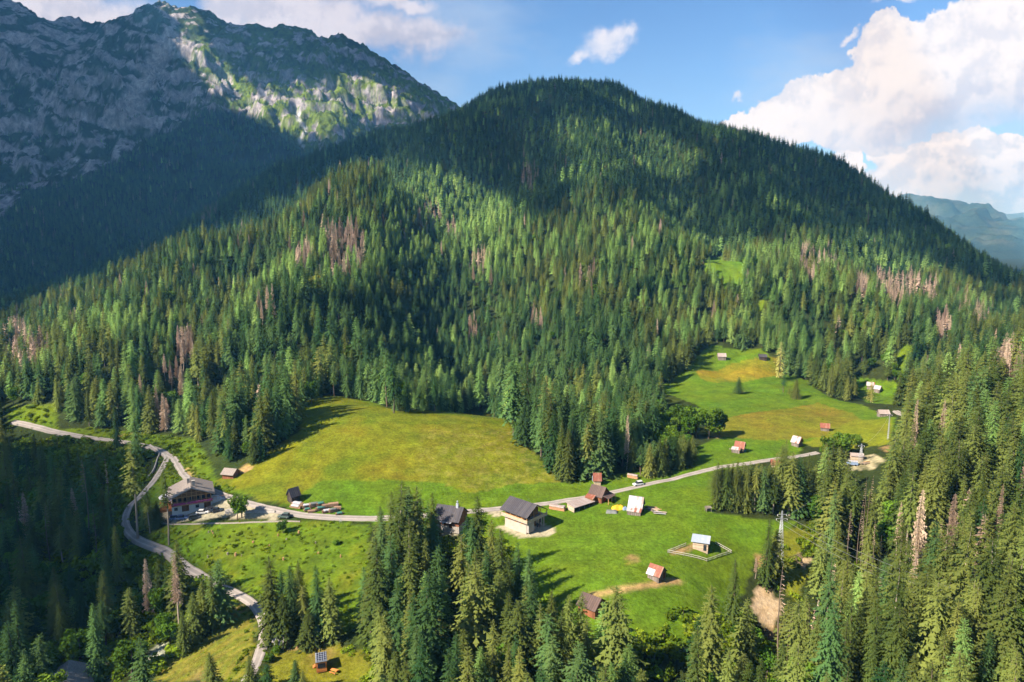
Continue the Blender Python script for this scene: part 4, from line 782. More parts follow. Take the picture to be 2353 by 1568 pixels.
def gable_walls(mb, L, W, h, rh, deep=1.5, x0=None, x1=None):
    x0 = -L/2 if x0 is None else x0; x1 = L/2 if x1 is None else x1
    return mb.prism([(-W/2, -deep), (W/2, -deep), (W/2, h), (0, h+rh), (-W/2, h)], x0, x1)
def roof_side(mb, L, W, h, rh, side, ov=.45, ovx=.4, t=.12, lift=.10, low=None, x0=None, x1=None, top=0.0):
    s = rh/(W/2); e = W/2+ov if low is None else low; x0 = -L/2-ovx if x0 is None else x0; x1 = L/2+ovx if x1 is None else x1; yr = top
    z = lambda y: h+rh-s*abs(y)+lift+t
    P = [(x0, side*yr, z(yr)), (x1, side*yr, z(yr)), (x1, side*e, z(e)), (x0, side*e, z(e))]
    return mb.slab(P, t)
def hut(name, u, v, L, W, h, rh, ang, label, wall='grey_wood', roof='rust', roof_b=None, group=None, phrase=None, door=None, ov=.4, cat='hut', deep=1.5, plinth=None, z=None, dz=0.0):
    """gabled building, ridge along its x; side -1 (local -y) is the slope that faces the camera"""
    o = thing(name, u, v, ang, label, cat, group, phrase, z, dz)
    gable_walls(MB(), L, W, h, rh, deep).build('wall', M[wall], o)
    for sd, r in ((-1, roof), (1, roof_b or roof)): roof_side(MB(), L, W, h, rh, sd, ov).build('roof', M[r], o)
    if door: MB().box(L/2+.02, door[0], door[2]/2, .08, door[1], door[2]).build('door', M['door'], o)
    if plinth: MB().box(0, 0, plinth/2-deep/2, L+.12, W+.12, plinth+deep).build('plinth', M['stone'], o)
    return o
HG = 'hay huts scattered over the meadows'
# far huts of the upper meadow
hut('hay_hut', 1658, 824, 5.2, 4.2, 1.7, 1.9, -6, 'small hut with faded pinkish roof near the top edge of the upper meadow', 'grey_wood', 'pink_sheet', phrase='pink-roofed hut on the upper meadow')
hut('hay_hut', 1752, 824, 4.8, 4.2, 1.3, 1.6, -10, 'low dark-roofed hut against the spruces at the top of the upper meadow', 'dark_wood', 'slate', phrase='dark-roofed hut on the upper meadow')
hut('hay_hut', 2000, 892, 4.2, 4.4, 2.0, 1.9, -28, 'rusty red hut, left of the pair in the far clearing', 'grey_wood', 'rust_silver', phrase='pair of huts in the far clearing')
hut('hay_hut', 2017, 900, 3.6, 4.0, 1.9, 2.0, -50, 'hut with pale bare metal roof, right of the pair in the far clearing', 'grey_wood', 'silver')
hut('hay_hut', 2029, 957, 4.6, 4.0, 1.8, 1.5, -5, 'hut with plain whitish roof beside the slim steel mast', 'grey_wood', 'pink_sheet', phrase='whitish hut by the slim steel mast')
hut('hay_hut', 1895, 989, 3.6, 3.4, 1.7, 1.6, -22, 'little hut with orange-rust roof alone on the golden far meadow', 'grey_wood', 'rust', phrase='orange-rust hut on the golden meadow')
hut('hay_hut', 1831, 1024, 3.3, 4.0, 1.9, 2.2, -48, 'steep-roofed hut with half silver half rust roof just above the far road', 'grey_wood', 'rust_silver', phrase='half silver hut above the far road')
hut('hay_hut', 1783, 1073, 3.6, 3.2, 1.4, 1.5, -12, 'hut with plain bright rust-red roof below the far road, behind the spruce row', 'pale_wood', 'rust', phrase='rust-red hut behind the spruce row')
o = hut('hay_hut', 1700, 1037, 3.6, 4.2, 2.0, 2.2, -30, 'red-roofed hut with lower striped lean-to and green tarpaulin at its corner', 'grey_wood', 'rust', phrase='red hut with green tarpaulin')
MB().slab([(-2.9, -2.45, 2.45), (.9, -2.45, 2.45), (.9, -4.2, 1.55), (-2.9, -4.2, 1.55)], .1).build('lean_to_roof', M['rust_silver'], o)
MB().box(-1.0, -3.2, .4, 3.4, 1.7, 2.4).build('lean_to_wall', M['grey_wood'], o)
def fence_line(name, pts, label, h=1.0, rails=(.45, .9), step=2.2, cat='fence', rail='rail', thick=.09, phrase=None, closed=False):
    P = [hit1(*p) for p in pts]; c = sum(P, Vector())/len(P); o = empty(name, c); tag(o, label, cat)
    if phrase: LAND.append((sum(p[0] for p in pts)/len(pts), sum(p[1] for p in pts)/len(pts), phrase))
    for a, b_ in zip(P[:-1], P[1:]):
        n = max(1, round((b_-a).length/step)); Q = [a.lerp(b_, i/n) for i in range(n+1)]
        for q in Q: q.z = float(ground_z(q.x, q.y))
        for q in Q[:-1]: MB().box(q.x-c.x, q.y-c.y, q.z-c.z+h/2-.2, .12, .12, h+.4).build('post', M['post'], o)
        for hz_ in rails:
            mb = MB()
            for q, r in zip(Q[:-1], Q[1:]): mb.tube(q-c+Vector((0, 0, hz_)), r-c+Vector((0, 0, hz_)), thick, 4)
            mb.build('rail', M[rail], o)
    return o
fence_line('wooden_fence', [(1676,1034),(1688,1036),(1694,1039)], 'short grey board fence at the left of the red hut with lean-to', .9, (.3, .6), 1.2, rail='post')
def tarp_heap(name, u, v, L, W, H, ang, mat, label, cat='tarpaulin', seed=0, group=None):
    """draped sheet over a heap: a lumpy closed mound"""
    n, m = 15, 9; gx, gy = np.meshgrid(np.linspace(-1, 1, n), np.linspace(-1, 1, m)); e = np.clip(1-np.maximum(np.abs(gx)**3, np.abs(gy)**3), 0, 1)**.5
    z = H*e*(.78+.35*fbm(gx*1.4+seed, gy*1.2, 700+seed, 3)); z[[0, -1]] = -.3; z[:, [0, -1]] = -.3
    j = fbm(gx*2+seed, gy*2, 720+seed, 2)*.12; me = smooth(grid_mesh(name, (gx+j)*L/2, (gy+j)*W/2, z)); o = put(name, me, M[mat], loc=hit1(u, v), rz=RAD(ang)); return tag(o, label, cat, group)
tarp_heap('tarpaulin', 1708, 1038, 2.2, 1.6, .9, 0, 'green_tarp', 'small bright green tarpaulin beside the red hut with lean-to', seed=3)
# huts along the road
o = hut('hay_hut', 1372, 1112, 2.5, 3.0, 2.0, 2.2, -2, 'tall narrow hut with orange-rust roof at the foot of the dark spruces', 'pale_wood', 'rust', phrase='narrow hut by the forest foot')
MB().box(-1.85, -.5, 2.2, .12, 1.6, 1.9).build('side_sheet', M['blue_sheet'], o)
o = hut('hay_hut', 1462, 1174, 4.4, 5.0, 2.0, 3.2, -22, 'steep barn with streaky silver sheet roof between yellow tarpaulin and board heap', 'grey_wood', 'silver', 'slate', phrase='silver-roofed barn in the meadow', cat='barn')
MB().slab([(-2.5, -2.75, 2.1), (2.5, -2.75, 2.1), (2.5, -4.6, 1.35), (-2.5, -4.6, 1.35)], .1).build('lean_to_roof', M['rust_silver'], o); MB().box(0, -3.5, .3, 4.6, 1.8, 2.0).build('lean_to_wall', M['grey_wood'], o)
MB().box(2.26, -.4, 1.0, .08, 1.3, 2.0).build('door', M['door'], o)
tarp_heap('tarpaulin', 1420, 1170, 4.4, 2.6, 1.7, 12, 'yellow_tarp', 'bright yellow tarpaulin over a heap by the silver-roofed barn', seed=1); tarp_heap('tarpaulin', 1406, 1178, 4.2, 2.4, 1.1, -14, 'grey_tarp', 'dark grey-green tarpaulin heap in front of the yellow tarpaulin', seed=2)
tarp_heap('tarpaulin', 1436, 1171, 1.8, 1.5, 1.2, 10, 'blue_tarp', 'small blue-grey covered heap between yellow tarpaulin and silver barn', seed=4)
def board_heap(u, v, n, L, ang, label, cols, seed):
    r_ = random.Random(seed); o = thing('board_heap', u, v, ang, label, 'board heap')
    for k in range(n): MB().box(r_.uniform(-L*.35, L*.35), r_.uniform(-1.3, 1.3), .12+.13*(k % 5), r_.uniform(2.2, 4.2), .35, .12, r_.uniform(-.35, .35), r_.uniform(-.12, .12)).build('board', M[cols[k % len(cols)]], o)
    return o
board_heap(1500, 1171, 16, 4.0, -38, 'untidy heap of weathered boards just right of the silver-roofed barn', ['pale_wood', 'grey_wood', 'log_end', 'pale_wood'], 5)
board_heap(1514, 1181, 12, 3.6, -12, 'flat heap of pale planks and white sheets at the meadow side of the board heap', ['white_tarp', 'pale_wood', 'grey_wood'], 6)
o = hut('chalet', 1376, 1148, 5.2, 5.6, 2.4, 2.7, -36, 'dark brown chalet by the road with porch on posts and rusty lean-to', 'red_wood', 'brown_tile', phrase='brown chalet with porch by the road', cat='chalet', ov=.5)
MB().slab([(-3.0, -3.3, 2.7), (.6, -3.3, 2.7), (.6, -5.3, 1.9), (-3.0, -5.3, 1.9)], .12).build('lean_to_roof', M['rust'], o); MB().box(-1.2, -4.2, .5, 3.3, 1.9, 2.6).build('lean_to_wall', M['brown_wood'], o)
MB().slab([(2.9, -2.6, 2.75), (2.9, 2.9, 2.75), (5.4, 2.9, 2.15), (5.4, -2.6, 2.15)], .1).build('porch_roof', M['brown_tile'], o)
for y_ in (-2.4, .1, 2.7): MB().box(5.2, y_, .8, .18, .18, 2.6).build('post', M['beam'], o)
MB().box(2.66, -.4, 1.0, .1, 1.3, 1.9).build('door', M['red'], o); MB().box(2.66, 1.6, 1.4, .1, .9, .9).build('window', M['glass'], o)  # red panel put in for an unclear red object under the porch
# open timber store and wood stacks by the road
o = thing('timber_store', 1334, 1166, 37, 'long low timber store with faded sheet roof beside the road', 'timber store', phrase='long low timber store'); L_ = 9.6
MB().slab([(-L_/2-.2, 2.1, 2.3), (L_/2+.2, 2.1, 2.3), (L_/2+.2, -2.3, 1.7), (-L_/2-.2, -2.3, 1.7)], .1).build('roof', M['pink_sheet'], o)
for x_ in np.linspace(-L_/2, L_/2, 5): MB().box(x_, -2.0, .6, .16, .16, 2.3).build('post', M['grey_wood'], o)
MB().box(0, 1.85, .6, L_-.2, .1, 2.9).build('back_wall', M['grey_wood'], o); MB().box(-L_/2+.1, 0, .5, .14, 3.6, 2.6).build('end_wall', M['pale_wood'], o)
def log_stack(name, u, v, L, W, H, ang, label, tarp=None, end='log_end', group=None, cat='wood stack', cover=1.0, rows=4):
    o = thing(name, u, v, ang, label, cat, group); r_ = random.Random(int(u*7+v)); rad = H/rows/2
    mb = MB()
    for k in range(rows):
        for q in range(int(W/(2*rad))): mb.tube((-L/2+r_.uniform(-.12, .12), -W/2+rad+q*2*rad, rad*.9+k*1.85*rad), (L/2+r_.uniform(-.12, .12), -W/2+rad+q*2*rad, rad*.9+k*1.85*rad), rad*.97, 6)
    mb.build('log_pile', M[end], o)
    if tarp:
        n = 9; gx, gy = np.meshgrid(np.linspace(-1, 1, 12), np.linspace(-1, 1, n)); z = H*1.0+.10*(1-gy**2)+fbm(gx*3, gy*3, int(u), 3)*.22-.55*np.clip(np.abs(gy)-.75, 0, 1)*2.2
        me = smooth(grid_mesh('cover', gx*L/2*cover, gy*(W/2+.12), z)); q = put('cover', me, M[tarp], o); sd = q.modifiers.new('thickness', 'SOLIDIFY'); sd.thickness = .05
    return o
log_stack('wood_stack', 1281, 1171, 5.6, 2.0, 1.5, -24, 'reddish stack of cut boards at the left end of the timber store', 'pink_sheet')
log_stack('wood_stack', 1330, 1165, 8.8, 1.2, 1.2, 37, 'split firewood piled under the roof of the long timber store', None)
log_stack('wood_stack', 1454, 1099, 4.2, 1.2, 1.5, -32, 'row of red-brown logs standing alone above the road by the spruce clump', 'pink_sheet', rows=5)
WS = 'covered log stacks above the road by the dark shed'
for q in [(684,1162,5.4,1.1,1.1,-18,'log stack under the upper of two clean white tarpaulins','white_tarp'),(680,1167,5.4,1.1,.9,-18,'log stack under the lower of two clean white tarpaulins nearest the dark shed','white_tarp'),(705,1166,4.2,1.0,1.0,22,'log stack with pale cover right behind the bright green end cover','white_tarp'),
          (706,1174,3.0,.9,.8,25,'log stack with green cover hanging over its end near the road',"green_tarp"),(722,1164,4.4,1.2,1.2,24,'log stack under dark sheet in the middle of the covered stacks','grey_tarp'),(737,1163,3.4,1.1,1.2,24,'log stack with small green cover at the back of the covered stacks','green_tarp'),
          (738,1171,4.6,1.0,.9,24,'log stack under long teal cover in the middle of the covered stacks','green_tarp'),(752,1166,4.6,1.3,1.1,22,'bare brown log stack behind the teal covers',None),(766,1163,4.4,1.3,1.1,18,'bare pale log stack at the far right of the covered stacks',None),
          (752,1177,4.4,1.0,.8,24,'log stack under whitish crumpled sheet near the road','white_tarp'),(766,1176,4.0,1.0,1.0,26,'log stack under brown-grey sheet near the right end of the covered stacks','grey_tarp'),(780,1182,3.2,.9,.6,26,'low log stack under bright teal cover nearest the road','green_tarp'),(716,1177,3.2,1.0,.7,20,'bare reddish log stack in front of the dark sheeted one',None),(776,1171,3.0,1.0,1.1,10,'short bare log stack with cut ends toward the meadow',None)]:
    log_stack('log_stack', q[0], q[1], q[2]*.78, q[3]*1.25, q[4]*1.15, q[5], q[6], q[7], 'log', WS, 'log stack', .72)
LAND.append((735, 1168, 'covered log stacks'))
o = hut('shed', 675, 1151, 3.2, 3.2, 2.4, 2.3, 47, 'small dark weathered shed with steep grey roof beside the covered log stacks', 'dark_wood', 'slate', phrase='dark shed by the log stacks', cat='shed')
o = hut('shed', 531, 1094, 4.8, 4.0, 1.6, 1.3, -14, 'low shed with wide grey roof at the left edge of the golden slope', 'red_wood', 'shingle', phrase='grey-roofed shed on the golden slope', cat='shed', ov=.8)
# inn
A_ = 27; iz = .1
o = thing('inn', 441, 1160, A_-90, 'large timber-fronted inn with wide grey roof, pink balcony flowers and white ground floor', 'inn', phrase='big timber-fronted inn', z=iz); IL, IW, IH, IR = 12.0, 13.0, 5.3, 2.7
MB().box(0, 0, .4, IL, IW, 4.6).build('ground_floor', M['plaster'], o)
MB().prism([(-IW/2+.15, 2.72), (IW/2-.15, 2.72), (IW/2-.15, IH), (0, IH+IR-.06), (-IW/2+.15, IH)], -IL/2, IL/2-1.3).build('wall', M['brown_wood'], o)
for sd in (-1, 1): roof_side(MB(), IL, IW, IH, IR, sd, 1.1, 1.0, .2).build('roof', M['shingle'], o)
for yy in np.linspace(-IW/2+.3, IW/2-.3, 9):
    zt = IH+IR*(1-abs(yy)/(IW/2))-.05; MB().box(IL/2+.1, yy, (2.75+zt)/2, .22, .22, zt-2.75).build('post', M['beam'], o)
MB().box(IL/2+.1, 0, 5.25, .2, IW-.9, .22).build('tie_beam', M['beam'], o); MB().box(IL/2+.1, 0, 6.55, .18, IW*.46, .2).build('tie_beam', M['beam'], o)
for yy in np.linspace(-5.6, 5.6, 7): MB().box(IL/2-1.26, yy, 4.0, .1, 1.1, 1.3).build('window', M['glass'], o)
MB().box(IL/2+.45, 0, 2.66, 1.7, IW+.2, .18).build('balcony_floor', M['beam'], o)
q = MB().box(IL/2+1.25, 0, 3.2, .1, IW+.1, .85).build('balcony_railing', M['beam'], o)
fl = MB(); r_ = random.Random(3)
for k in range(150): yy = r_.uniform(-IW/2, IW/2); fl.box(IL/2+1.45+r_.uniform(-.12, .18), yy, 3.45+r_.uniform(-.35, .18), .35, .4, .32, r_.uniform(0, 3), r_.uniform(0, 3))
fl.build('balcony_flowers', M['pink'], o)
for yy, w_, h_, nm in [(-5.2, 1.1, 1.1, 'window'), (-2.2, 2.3, 2.2, 'door'), (1.6, 1.1, 1.1, 'window'), (4.9, 2.2, 2.1, 'door')]: MB().box(IL/2+.03, yy, h_/2+(.7 if nm == 'window' else .02), .1, w_, h_).build(nm, M['glass' if nm == 'window' else 'door'], o)
for xx, yy in ((-.5, -.6), (3.0, .9)):
    c_ = MB().box(xx, yy, IH+IR+.6, .9, .9, 2.2).build('chimney', M['stone'], o); MB().box(xx, yy, IH+IR+1.78, 1.2, 1.2, .14).build('chimney_cap', M['stone'], c_)
MB().box(IL/2-5.5, -IW/2-.06, 4.0, 6, .1, 1.4).build('side_window', M['glass'], o)
t_ = MB(); t_.box(IL/2-3.2, IW/2+2.9, .3, 5.0, 5.6, 4.0); t_.build('terrace_annex', M['plaster'], o)
for yy in np.linspace(IW/2+.4, IW/2+5.5, 6): MB().box(IL/2-.8, yy, 2.85, .09, .09, 1.1).build('railing_post', M['beam'], o)
MB().box(IL/2-.8, IW/2+2.95, 3.4, .1, 5.3, .1).build('railing', M['beam'], o)
o = thing('beer_garden_deck', 389, 1177, A_-90, 'orange plank deck with board fence at the left side of the inn', 'deck', z=iz)
MB().box(0, 0, .3, 8.5, 5.5, 1.0).build('deck', M['orange_wood'], o)
for yy in np.linspace(-2.6, 2.6, 6): MB().box(4.2, yy, 1.5, .16, .16, 2.4).build('post', M['orange_wood'], o)
for xx in np.linspace(-4, 3, 5): MB().box(xx, -2.65, 1.5, .16, .16, 2.4).build('post', M['orange_wood'], o)
for zz in (1.1, 1.6, 2.1): MB().box(4.2, 0, zz, .08, 5.4, .32).build('board', M['orange_wood'], o); MB().box(0, -2.65, zz, 8.4, .08, .32).build('board', M['orange_wood'], o)
def umbrella(u, v, R, z, label, cloth, hgt=2.6):
    o = thing('parasol', u, v, 20, label, 'parasol', z=z); MB().tube((0, 0, -.5), (0, 0, hgt+.9), .05).build('pole', M['steel'], o); n = 10; mb = MB()
    V = [(0, 0, hgt+.8)]+[(R*math.cos(2*math.pi*k/n), R*math.sin(2*math.pi*k/n), hgt) for k in range(n)]+[(R*math.cos(2*math.pi*k/n)*1.01, R*math.sin(2*math.pi*k/n)*1.01, hgt-.25) for k in range(n)]
    mb.add(V, [(0, 1+k, 1+(k+1) % n) for k in range(n)]+[(1+k, 11+k, 11+(k+1) % n, 1+(k+1) % n) for k in range(n)]); q = mb.build('canopy', M[cloth], o); sd = q.modifiers.new('thickness', 'SOLIDIFY'); sd.thickness = .03; return o
umbrella(390, 1171, 3.3, iz+.8, 'large white parasol on the deck left of the inn', 'white_cloth'); umbrella(399, 1174, 1.8, iz+.6, 'smaller lilac parasol half behind the white one on the deck', 'lilac_cloth', 2.3)
# stone walls
def wall_line(name, pts, h, w, label, mat='stone'):
    P = catmull(poly(pts), 8); c = P.mean(0); z0 = ground_z(P[:, 0], P[:, 1]); t = np.gradient(P, axis=0); t /= np.linalg.norm(t, axis=1, keepdims=True); n = np.stack([-t[:, 1], t[:, 0]], 1)
    rows = [(-w/2, -1.2), (-w/2*.85, h), (w/2*.85, h), (w/2, -1.2)]; X_ = np.stack([P[:, 0]+n[:, 0]*a for a, _ in rows], 1)-c[0]; Y_ = np.stack([P[:, 1]+n[:, 1]*a for a, _ in rows], 1)-c[1]; Z_ = np.stack([z0+b_*(1+.12*fbm(P[:, 0]/1.5, P[:, 1]/1.5, 801, 2)) for _, b_ in rows], 1)
    return tag(put(name, grid_mesh(name, X_, Y_, Z_), M[mat], loc=(c[0], c[1], 0)), label, 'wall')
wall_line('stone_wall', [(518,1180),(530,1177),(545,1174)], 1.2, 1.2, 'pale dry stone bank at the right corner of the inn car park'); wall_line('stone_wall', [(565,1178),(600,1178),(632,1178)], .7, .8, 'low stone edging of the grass strip between car park and road')
wall_line('retaining_wall', [(372,1203),(430,1205),(520,1203),(600,1200),(690,1199)], .25, .7, 'low grey kerb wall along the valley side of the inn car park', 'post'); wall_line('retaining_wall', [(345,1025),(366,1040),(361,1060),(352,1085),(335,1105)], .8, .5, 'dark roadside wall along the loop of the upper road', 'block')
# cars
def car(u, v, ang, col, label, kind='saloon', group='cars parked before the inn', z=None):
    L, W, H = (4.3, 1.75, 1.42) if kind == 'saloon' else (4.0, 1.75, 1.62); o = thing('parked_car', u, v, ang, label, 'car', group, z=z, dz=.12)
    b0 = [(-L/2, .30), (-L/2+.1, .22), (L/2-.1, .22), (L/2, .35), (L/2-.05, .68), (L/2-.95, .84), (-L/2+.5, .88), (-L/2+.02, .80)]
    mb = MB(); mb.prism([(y, z_) for y, z_ in b0], -W/2, W/2); bo = mb.build('body', paint_mat('car_paint', col), o, .07); bo.rotation_euler = (0, 0, RAD(-90))
    for p_ in bo.data.vertices: p_.co = p_.co
    cab = [(L/2-1.25, .82), (L/2-1.85, H-.06), (-L/2+.95, H), (-L/2+.25, .86)] if kind == 'saloon' else [(L/2-1.0, .82), (L/2-1.7, H-.04), (-L/2+.35, H), (-L/2+.06, .86)]
    g = MB(); g.prism(cab, -W/2+.12, W/2-.12); gl = g.build('cabin_glass', M['glass'], o, .05); gl.rotation_euler = (0, 0, RAD(-90))
    r = MB(); a_, b_ = cab[1], cab[2]; r.box(-(0), 0, 0, .01, .01, .01); r = MB(); r.slab([(-W/2+.16, a_[0], a_[1]+.03), (W/2-.16, a_[0], a_[1]+.03), (W/2-.16, b_[0], b_[1]+.03), (-W/2+.16, b_[0], b_[1]+.03)], .05); ro = r.build('roof', bo.data.materials[0], o); ro.rotation_euler = (0, 0, RAD(-90))
    for sx in (-1, 1):
        for sy in (-1, 1): w_ = MB().tube((sx*L*.31, sy*(W/2-.2), .31), (sx*L*.31, sy*(W/2+.01), .31), .31, 12).build('wheel', M['rubber'], o); MB().tube((sx*L*.31, sy*(W/2+.01), .31), (sx*L*.31, sy*(W/2+.03), .31), .18, 10).build('rim', M['steel'], w_)
    return o
car(466, 1181, 12, (.75, .72, .66), 'white saloon parked in front of the inn doors'); car(499, 1176, 14, (.03, .035, .04), 'black car close to the inn wall beside the stone bank'); car(480, 1176, 160, (.02, .02, .025), 'black car half hidden behind the white saloon', 'hatch')
car(404, 1194, 20, (.05, .08, .19), 'blue car at the left end of the car park edge', 'hatch'); car(418, 1194, 15, (.10, .14, .26), 'paler blue car beside the other blue one at the car park edge'); car(448, 1193, 25, (.04, .05, .06), 'dark hatchback at the car park edge before the white saloon', 'hatch')
car(653, 1190, 172, (.07, .10, .09), 'dark green car driving on the road below the dark shed', 'hatch', None); car(1466, 1116, 200, (.55, .56, .57), 'silver car on the road below the lone row of logs', 'hatch', None)
# new house under construction
z0 = .15
o = thing('house', 1203, 1208, -42, 'new two-storey house with dark roof, balcony and bare concrete ground floor', 'house', phrase='new house with balcony', z=z0); L_, W_, H_, R_ = 9.5, 8.2, 5.3, 2.4
MB().box(0, 0, .5, L_, W_, 4.6).build('ground_floor', M['concrete'], o)
MB().prism([(-W_/2+.2, 2.98), (W_/2-.2, 2.98), (W_/2-.2, H_), (0, H_+R_-.06), (-W_/2+.2, H_)], -L_/2+.1, L_/2-1.5).build('wall', M['new_wood'], o)
for sd in (-1, 1): roof_side(MB(), L_, W_, H_, R_, sd, 1.3, 1.3, .22).build('roof', M['slate'], o)
MB().box(.3, 0, 2.89, L_+2.2, W_+2.4, .16).build('balcony_floor', M['concrete'], o)
for (a, b_) in (((-L_/2-.6, -W_/2-1.1), (L_/2+1.3, -W_/2-1.1)), ((L_/2+1.3, -W_/2-1.1), (L_/2+1.3, W_/2+1.1))):
    d_ = Vector((b_[0]-a[0], b_[1]-a[1], 0)); mb = MB().box((a[0]+b_[0])/2, (a[1]+b_[1])/2, 3.5, max(abs(d_.x), .07), max(abs(d_.y), .07), .95); mb.build('balcony_railing', M['pale_wood'], o)
for yy in (-W_/2-1.0, -1.6, 1.6, W_/2+1.0): zt = H_+R_*(1-abs(yy)/(W_/2)); MB().box(L_/2+1.15, yy, (2.97+zt)/2, .2, .2, zt-2.97).build('post', M['beam'], o)
for xx in np.linspace(-L_/2+1, L_/2-1, 4): MB().box(xx, -W_/2-1.0, (2.97+4.9)/2, .16, .16, 1.93).build('post', M['beam'], o)
MB().box(L_/2-1.44, -1.4, 4.0, .1, 1.5, 2.0).build('window', M['glass'], o); MB().box(L_/2-1.44, 1.4, 4.0, .1, 1.3, 2.0).build('door', M['door'], o)
for xx in (-2.6, .2, 3.0): MB().box(xx, -W_/2-.03, 2.1, 1.3, .1, .75).build('window', M['new_wood'], o)
MB().box(L_/2+.03, -.6, 1.15, .1, 2.4, 2.3).build('door', M['door'], o); MB().box(L_/2+.03, 2.6, 1.3, .1, 1.4, 1.6).build('window', M['glass'], o)
for yy in (.9, 3.6): MB().box(L_/2+1.1, yy, 1.1, .3, .3, 3.4).build('pillar', M['concrete'], o)
MB().box(L_/2+.6, -W_/2+1.4, 1.0, 1.0, 2.8, 3.4).build('side_wall', M['block'], o)
o = thing('cable_drum', 1237, 1218, 30, 'dark round drum standing on the gravel beside the new house', 'drum', z=z0); MB().tube((-.35, 0, .75), (.35, 0, .75), .45, 14).build('core', M['grey_wood'], o)
for sx in (-1, 1): MB().tube((sx*.35, 0, .75), (sx*.43, 0, .75), .78, 16).build('flange', M['dark_wood'], o)
o = hut('house', 1036, 1211, 9.0, 7.6, 3.2, 2.9, -18, 'wooden house with dark blue-grey roof half hidden behind the big spruces', 'red_wood', 'slate', phrase='half hidden house', cat='house', ov=1.0, plinth=.8, z=0.1)
c_ = MB().box(2.6, -.2, 6.4, .8, .8, 2.0).build('chimney', M['blue_sheet'], o); MB().tube((2.6, -.2, 7.4), (2.6, -.2, 8.1), .22, 10).build('chimney_pipe', M['steel'], c_); MB().tube((2.6, -.2, 8.1), (2.6, -.2, 8.35), .34, 10, .2).build('chimney_cowl', M['steel'], c_)
MB().box(-1.0, -3.85, 1.6, 1.1, .1, 1.2).build('window', M['glass'], o); MB().box(1.6, -3.85, 1.2, 1.2, .1, 2.1).build('door', M['door'], o); MB().box(.2, -4.5, 2.3, 4.0, 1.4, .1).build('awning', M['white_tarp'], o)
# stable with paddock
o = thing('stable', 1610, 1258, -20, 'square stable with flat metal roof inside the fenced paddock', 'stable', phrase='flat-roofed stable in the paddock')
MB().prism([(-2.0, -1), (2.0, -1), (2.0, 2.9), (-2.0, 2.5)], -2.3, 2.3).build('wall', M['pale_wood'], o); MB().slab([(-2.8, -2.5, 2.63), (2.8, -2.5, 2.63), (2.8, 2.5, 3.13), (-2.8, 2.5, 3.13)], .12).build('roof', M['blue_sheet'], o)
MB().box(2.33, 0, 1.2, .06, 3.96, 2.55).build('side_wall', M['brown_wood'], o); MB().box(1.4, -2.03, .95, .9, .1, 1.9).build('door', M['glass'], o)
fence_line('paddock_fence', [(1576,1255),(1534,1271),(1624,1291),(1681,1272),(1643,1251)], 'pale rail fence enclosing the paddock round the flat-roofed stable', 1.1, (.35, .95), 2.4, phrase='paddock fence')
# hut with red roof in the meadow
o = hut('hay_hut', 1509, 1327, 3.6, 4.4, 1.7, 1.9, -40, 'grey hut with rusty red roof and one pale sheet above the earth path', 'grey_wood', 'rust', 'slate', phrase='rust-roofed hut above the earth path', door=(.9, .9, 1.6)); roof_side(MB(), 3.6, 4.4, 1.7, 1.9, -1, .5, .4, .05, .23, x0=-2.1, x1=.2, top=1.2).build('roof_sheet', M['white_tarp'], o)
o = hut('hut', 1360, 1400, 5.2, 5.4, 2.0, 1.9, -38, 'dark-roofed hut at the lower end of the earth path behind spruce tips', 'red_wood', 'brown_tile', phrase='dark hut at the end of the earth path', door=(.5, 1.1, 1.8), ov=.7)
o = thing('hay_feeder', 1627, 1176, 10, 'small roofed hay feeder by the left end of the spruce row', 'hay feeder'); MB().slab([(-1.1, -.8, 1.5), (1.1, -.8, 1.5), (1.1, .8, 1.8), (-1.1, .8, 1.8)], .08).build('roof', M['grey_wood'], o); MB().box(0, 0, .75, 1.6, .8, .5).build('trough', M['grey_wood'], o)
for sx in (-.9, .9):
    for sy in (-.6, .6): MB().box(sx, sy, .65, .1, .1, 1.8).build('leg', M['post'], o)
# shrine, little cabin with solar roof, picnic table
o = thing('shrine', 645, 1487, -12, 'white wayside shrine with grey shingle roof beside the lower road', 'shrine', phrase='white wayside shrine'); MB().prism([(-1.1, -.8), (1.1, -.8), (1.1, 2.1), (-1.1, 2.1)], -1.15, 1.15).build('wall', M['plaster'], o)
MB().slab([(-1.6, .1, 3.2), (1.6, .1, 3.2), (1.6, -1.55, 2.05), (-1.6, -1.55, 2.05)], .14).build('roof', M['old_shingle'], o); MB().slab([(-1.6, .1, 3.2), (-1.6, 1.6, 2.05), (1.6, 1.6, 2.05), (1.6, .1, 3.2)], .14).build('roof', M['old_shingle'], o); MB().prism([(-1.1, 2.1), (1.1, 2.1), (.1, 2.95)], -1.15, 1.15).build('gable', M['plaster'], o)
MB().box(1.75, .2, 2.2, .16, .16, 5.0).build('cross_post', M['pale_wood'], o); MB().box(1.75, .2, 4.0, .12, .9, .14).build('cross_beam', M['pale_wood'], o)
o = thing('cabin', 739, 1536, 107, 'small orange timber cabin with solar panels covering its roof', 'cabin', phrase='cabin with solar roof'); MB().prism([(-1.25, .25), (1.25, .25), (1.25, 2.9), (-1.25, 2.9)], -1.9, 1.9).build('wall', M['orange_wood'], o)
MB().slab([(-2.0, -1.35, 3.12), (2.0, -1.35, 3.12), (2.0, 1.35, 3.12), (-2.0, 1.35, 3.12)], .16).build('roof', M['blue_sheet'], o); MB().slab([(-1.9, -1.25, 3.2), (1.9, -1.25, 3.2), (1.9, 1.25, 3.2), (-1.9, 1.25, 3.2)], .05).build('solar_panel', M['solar'], o)
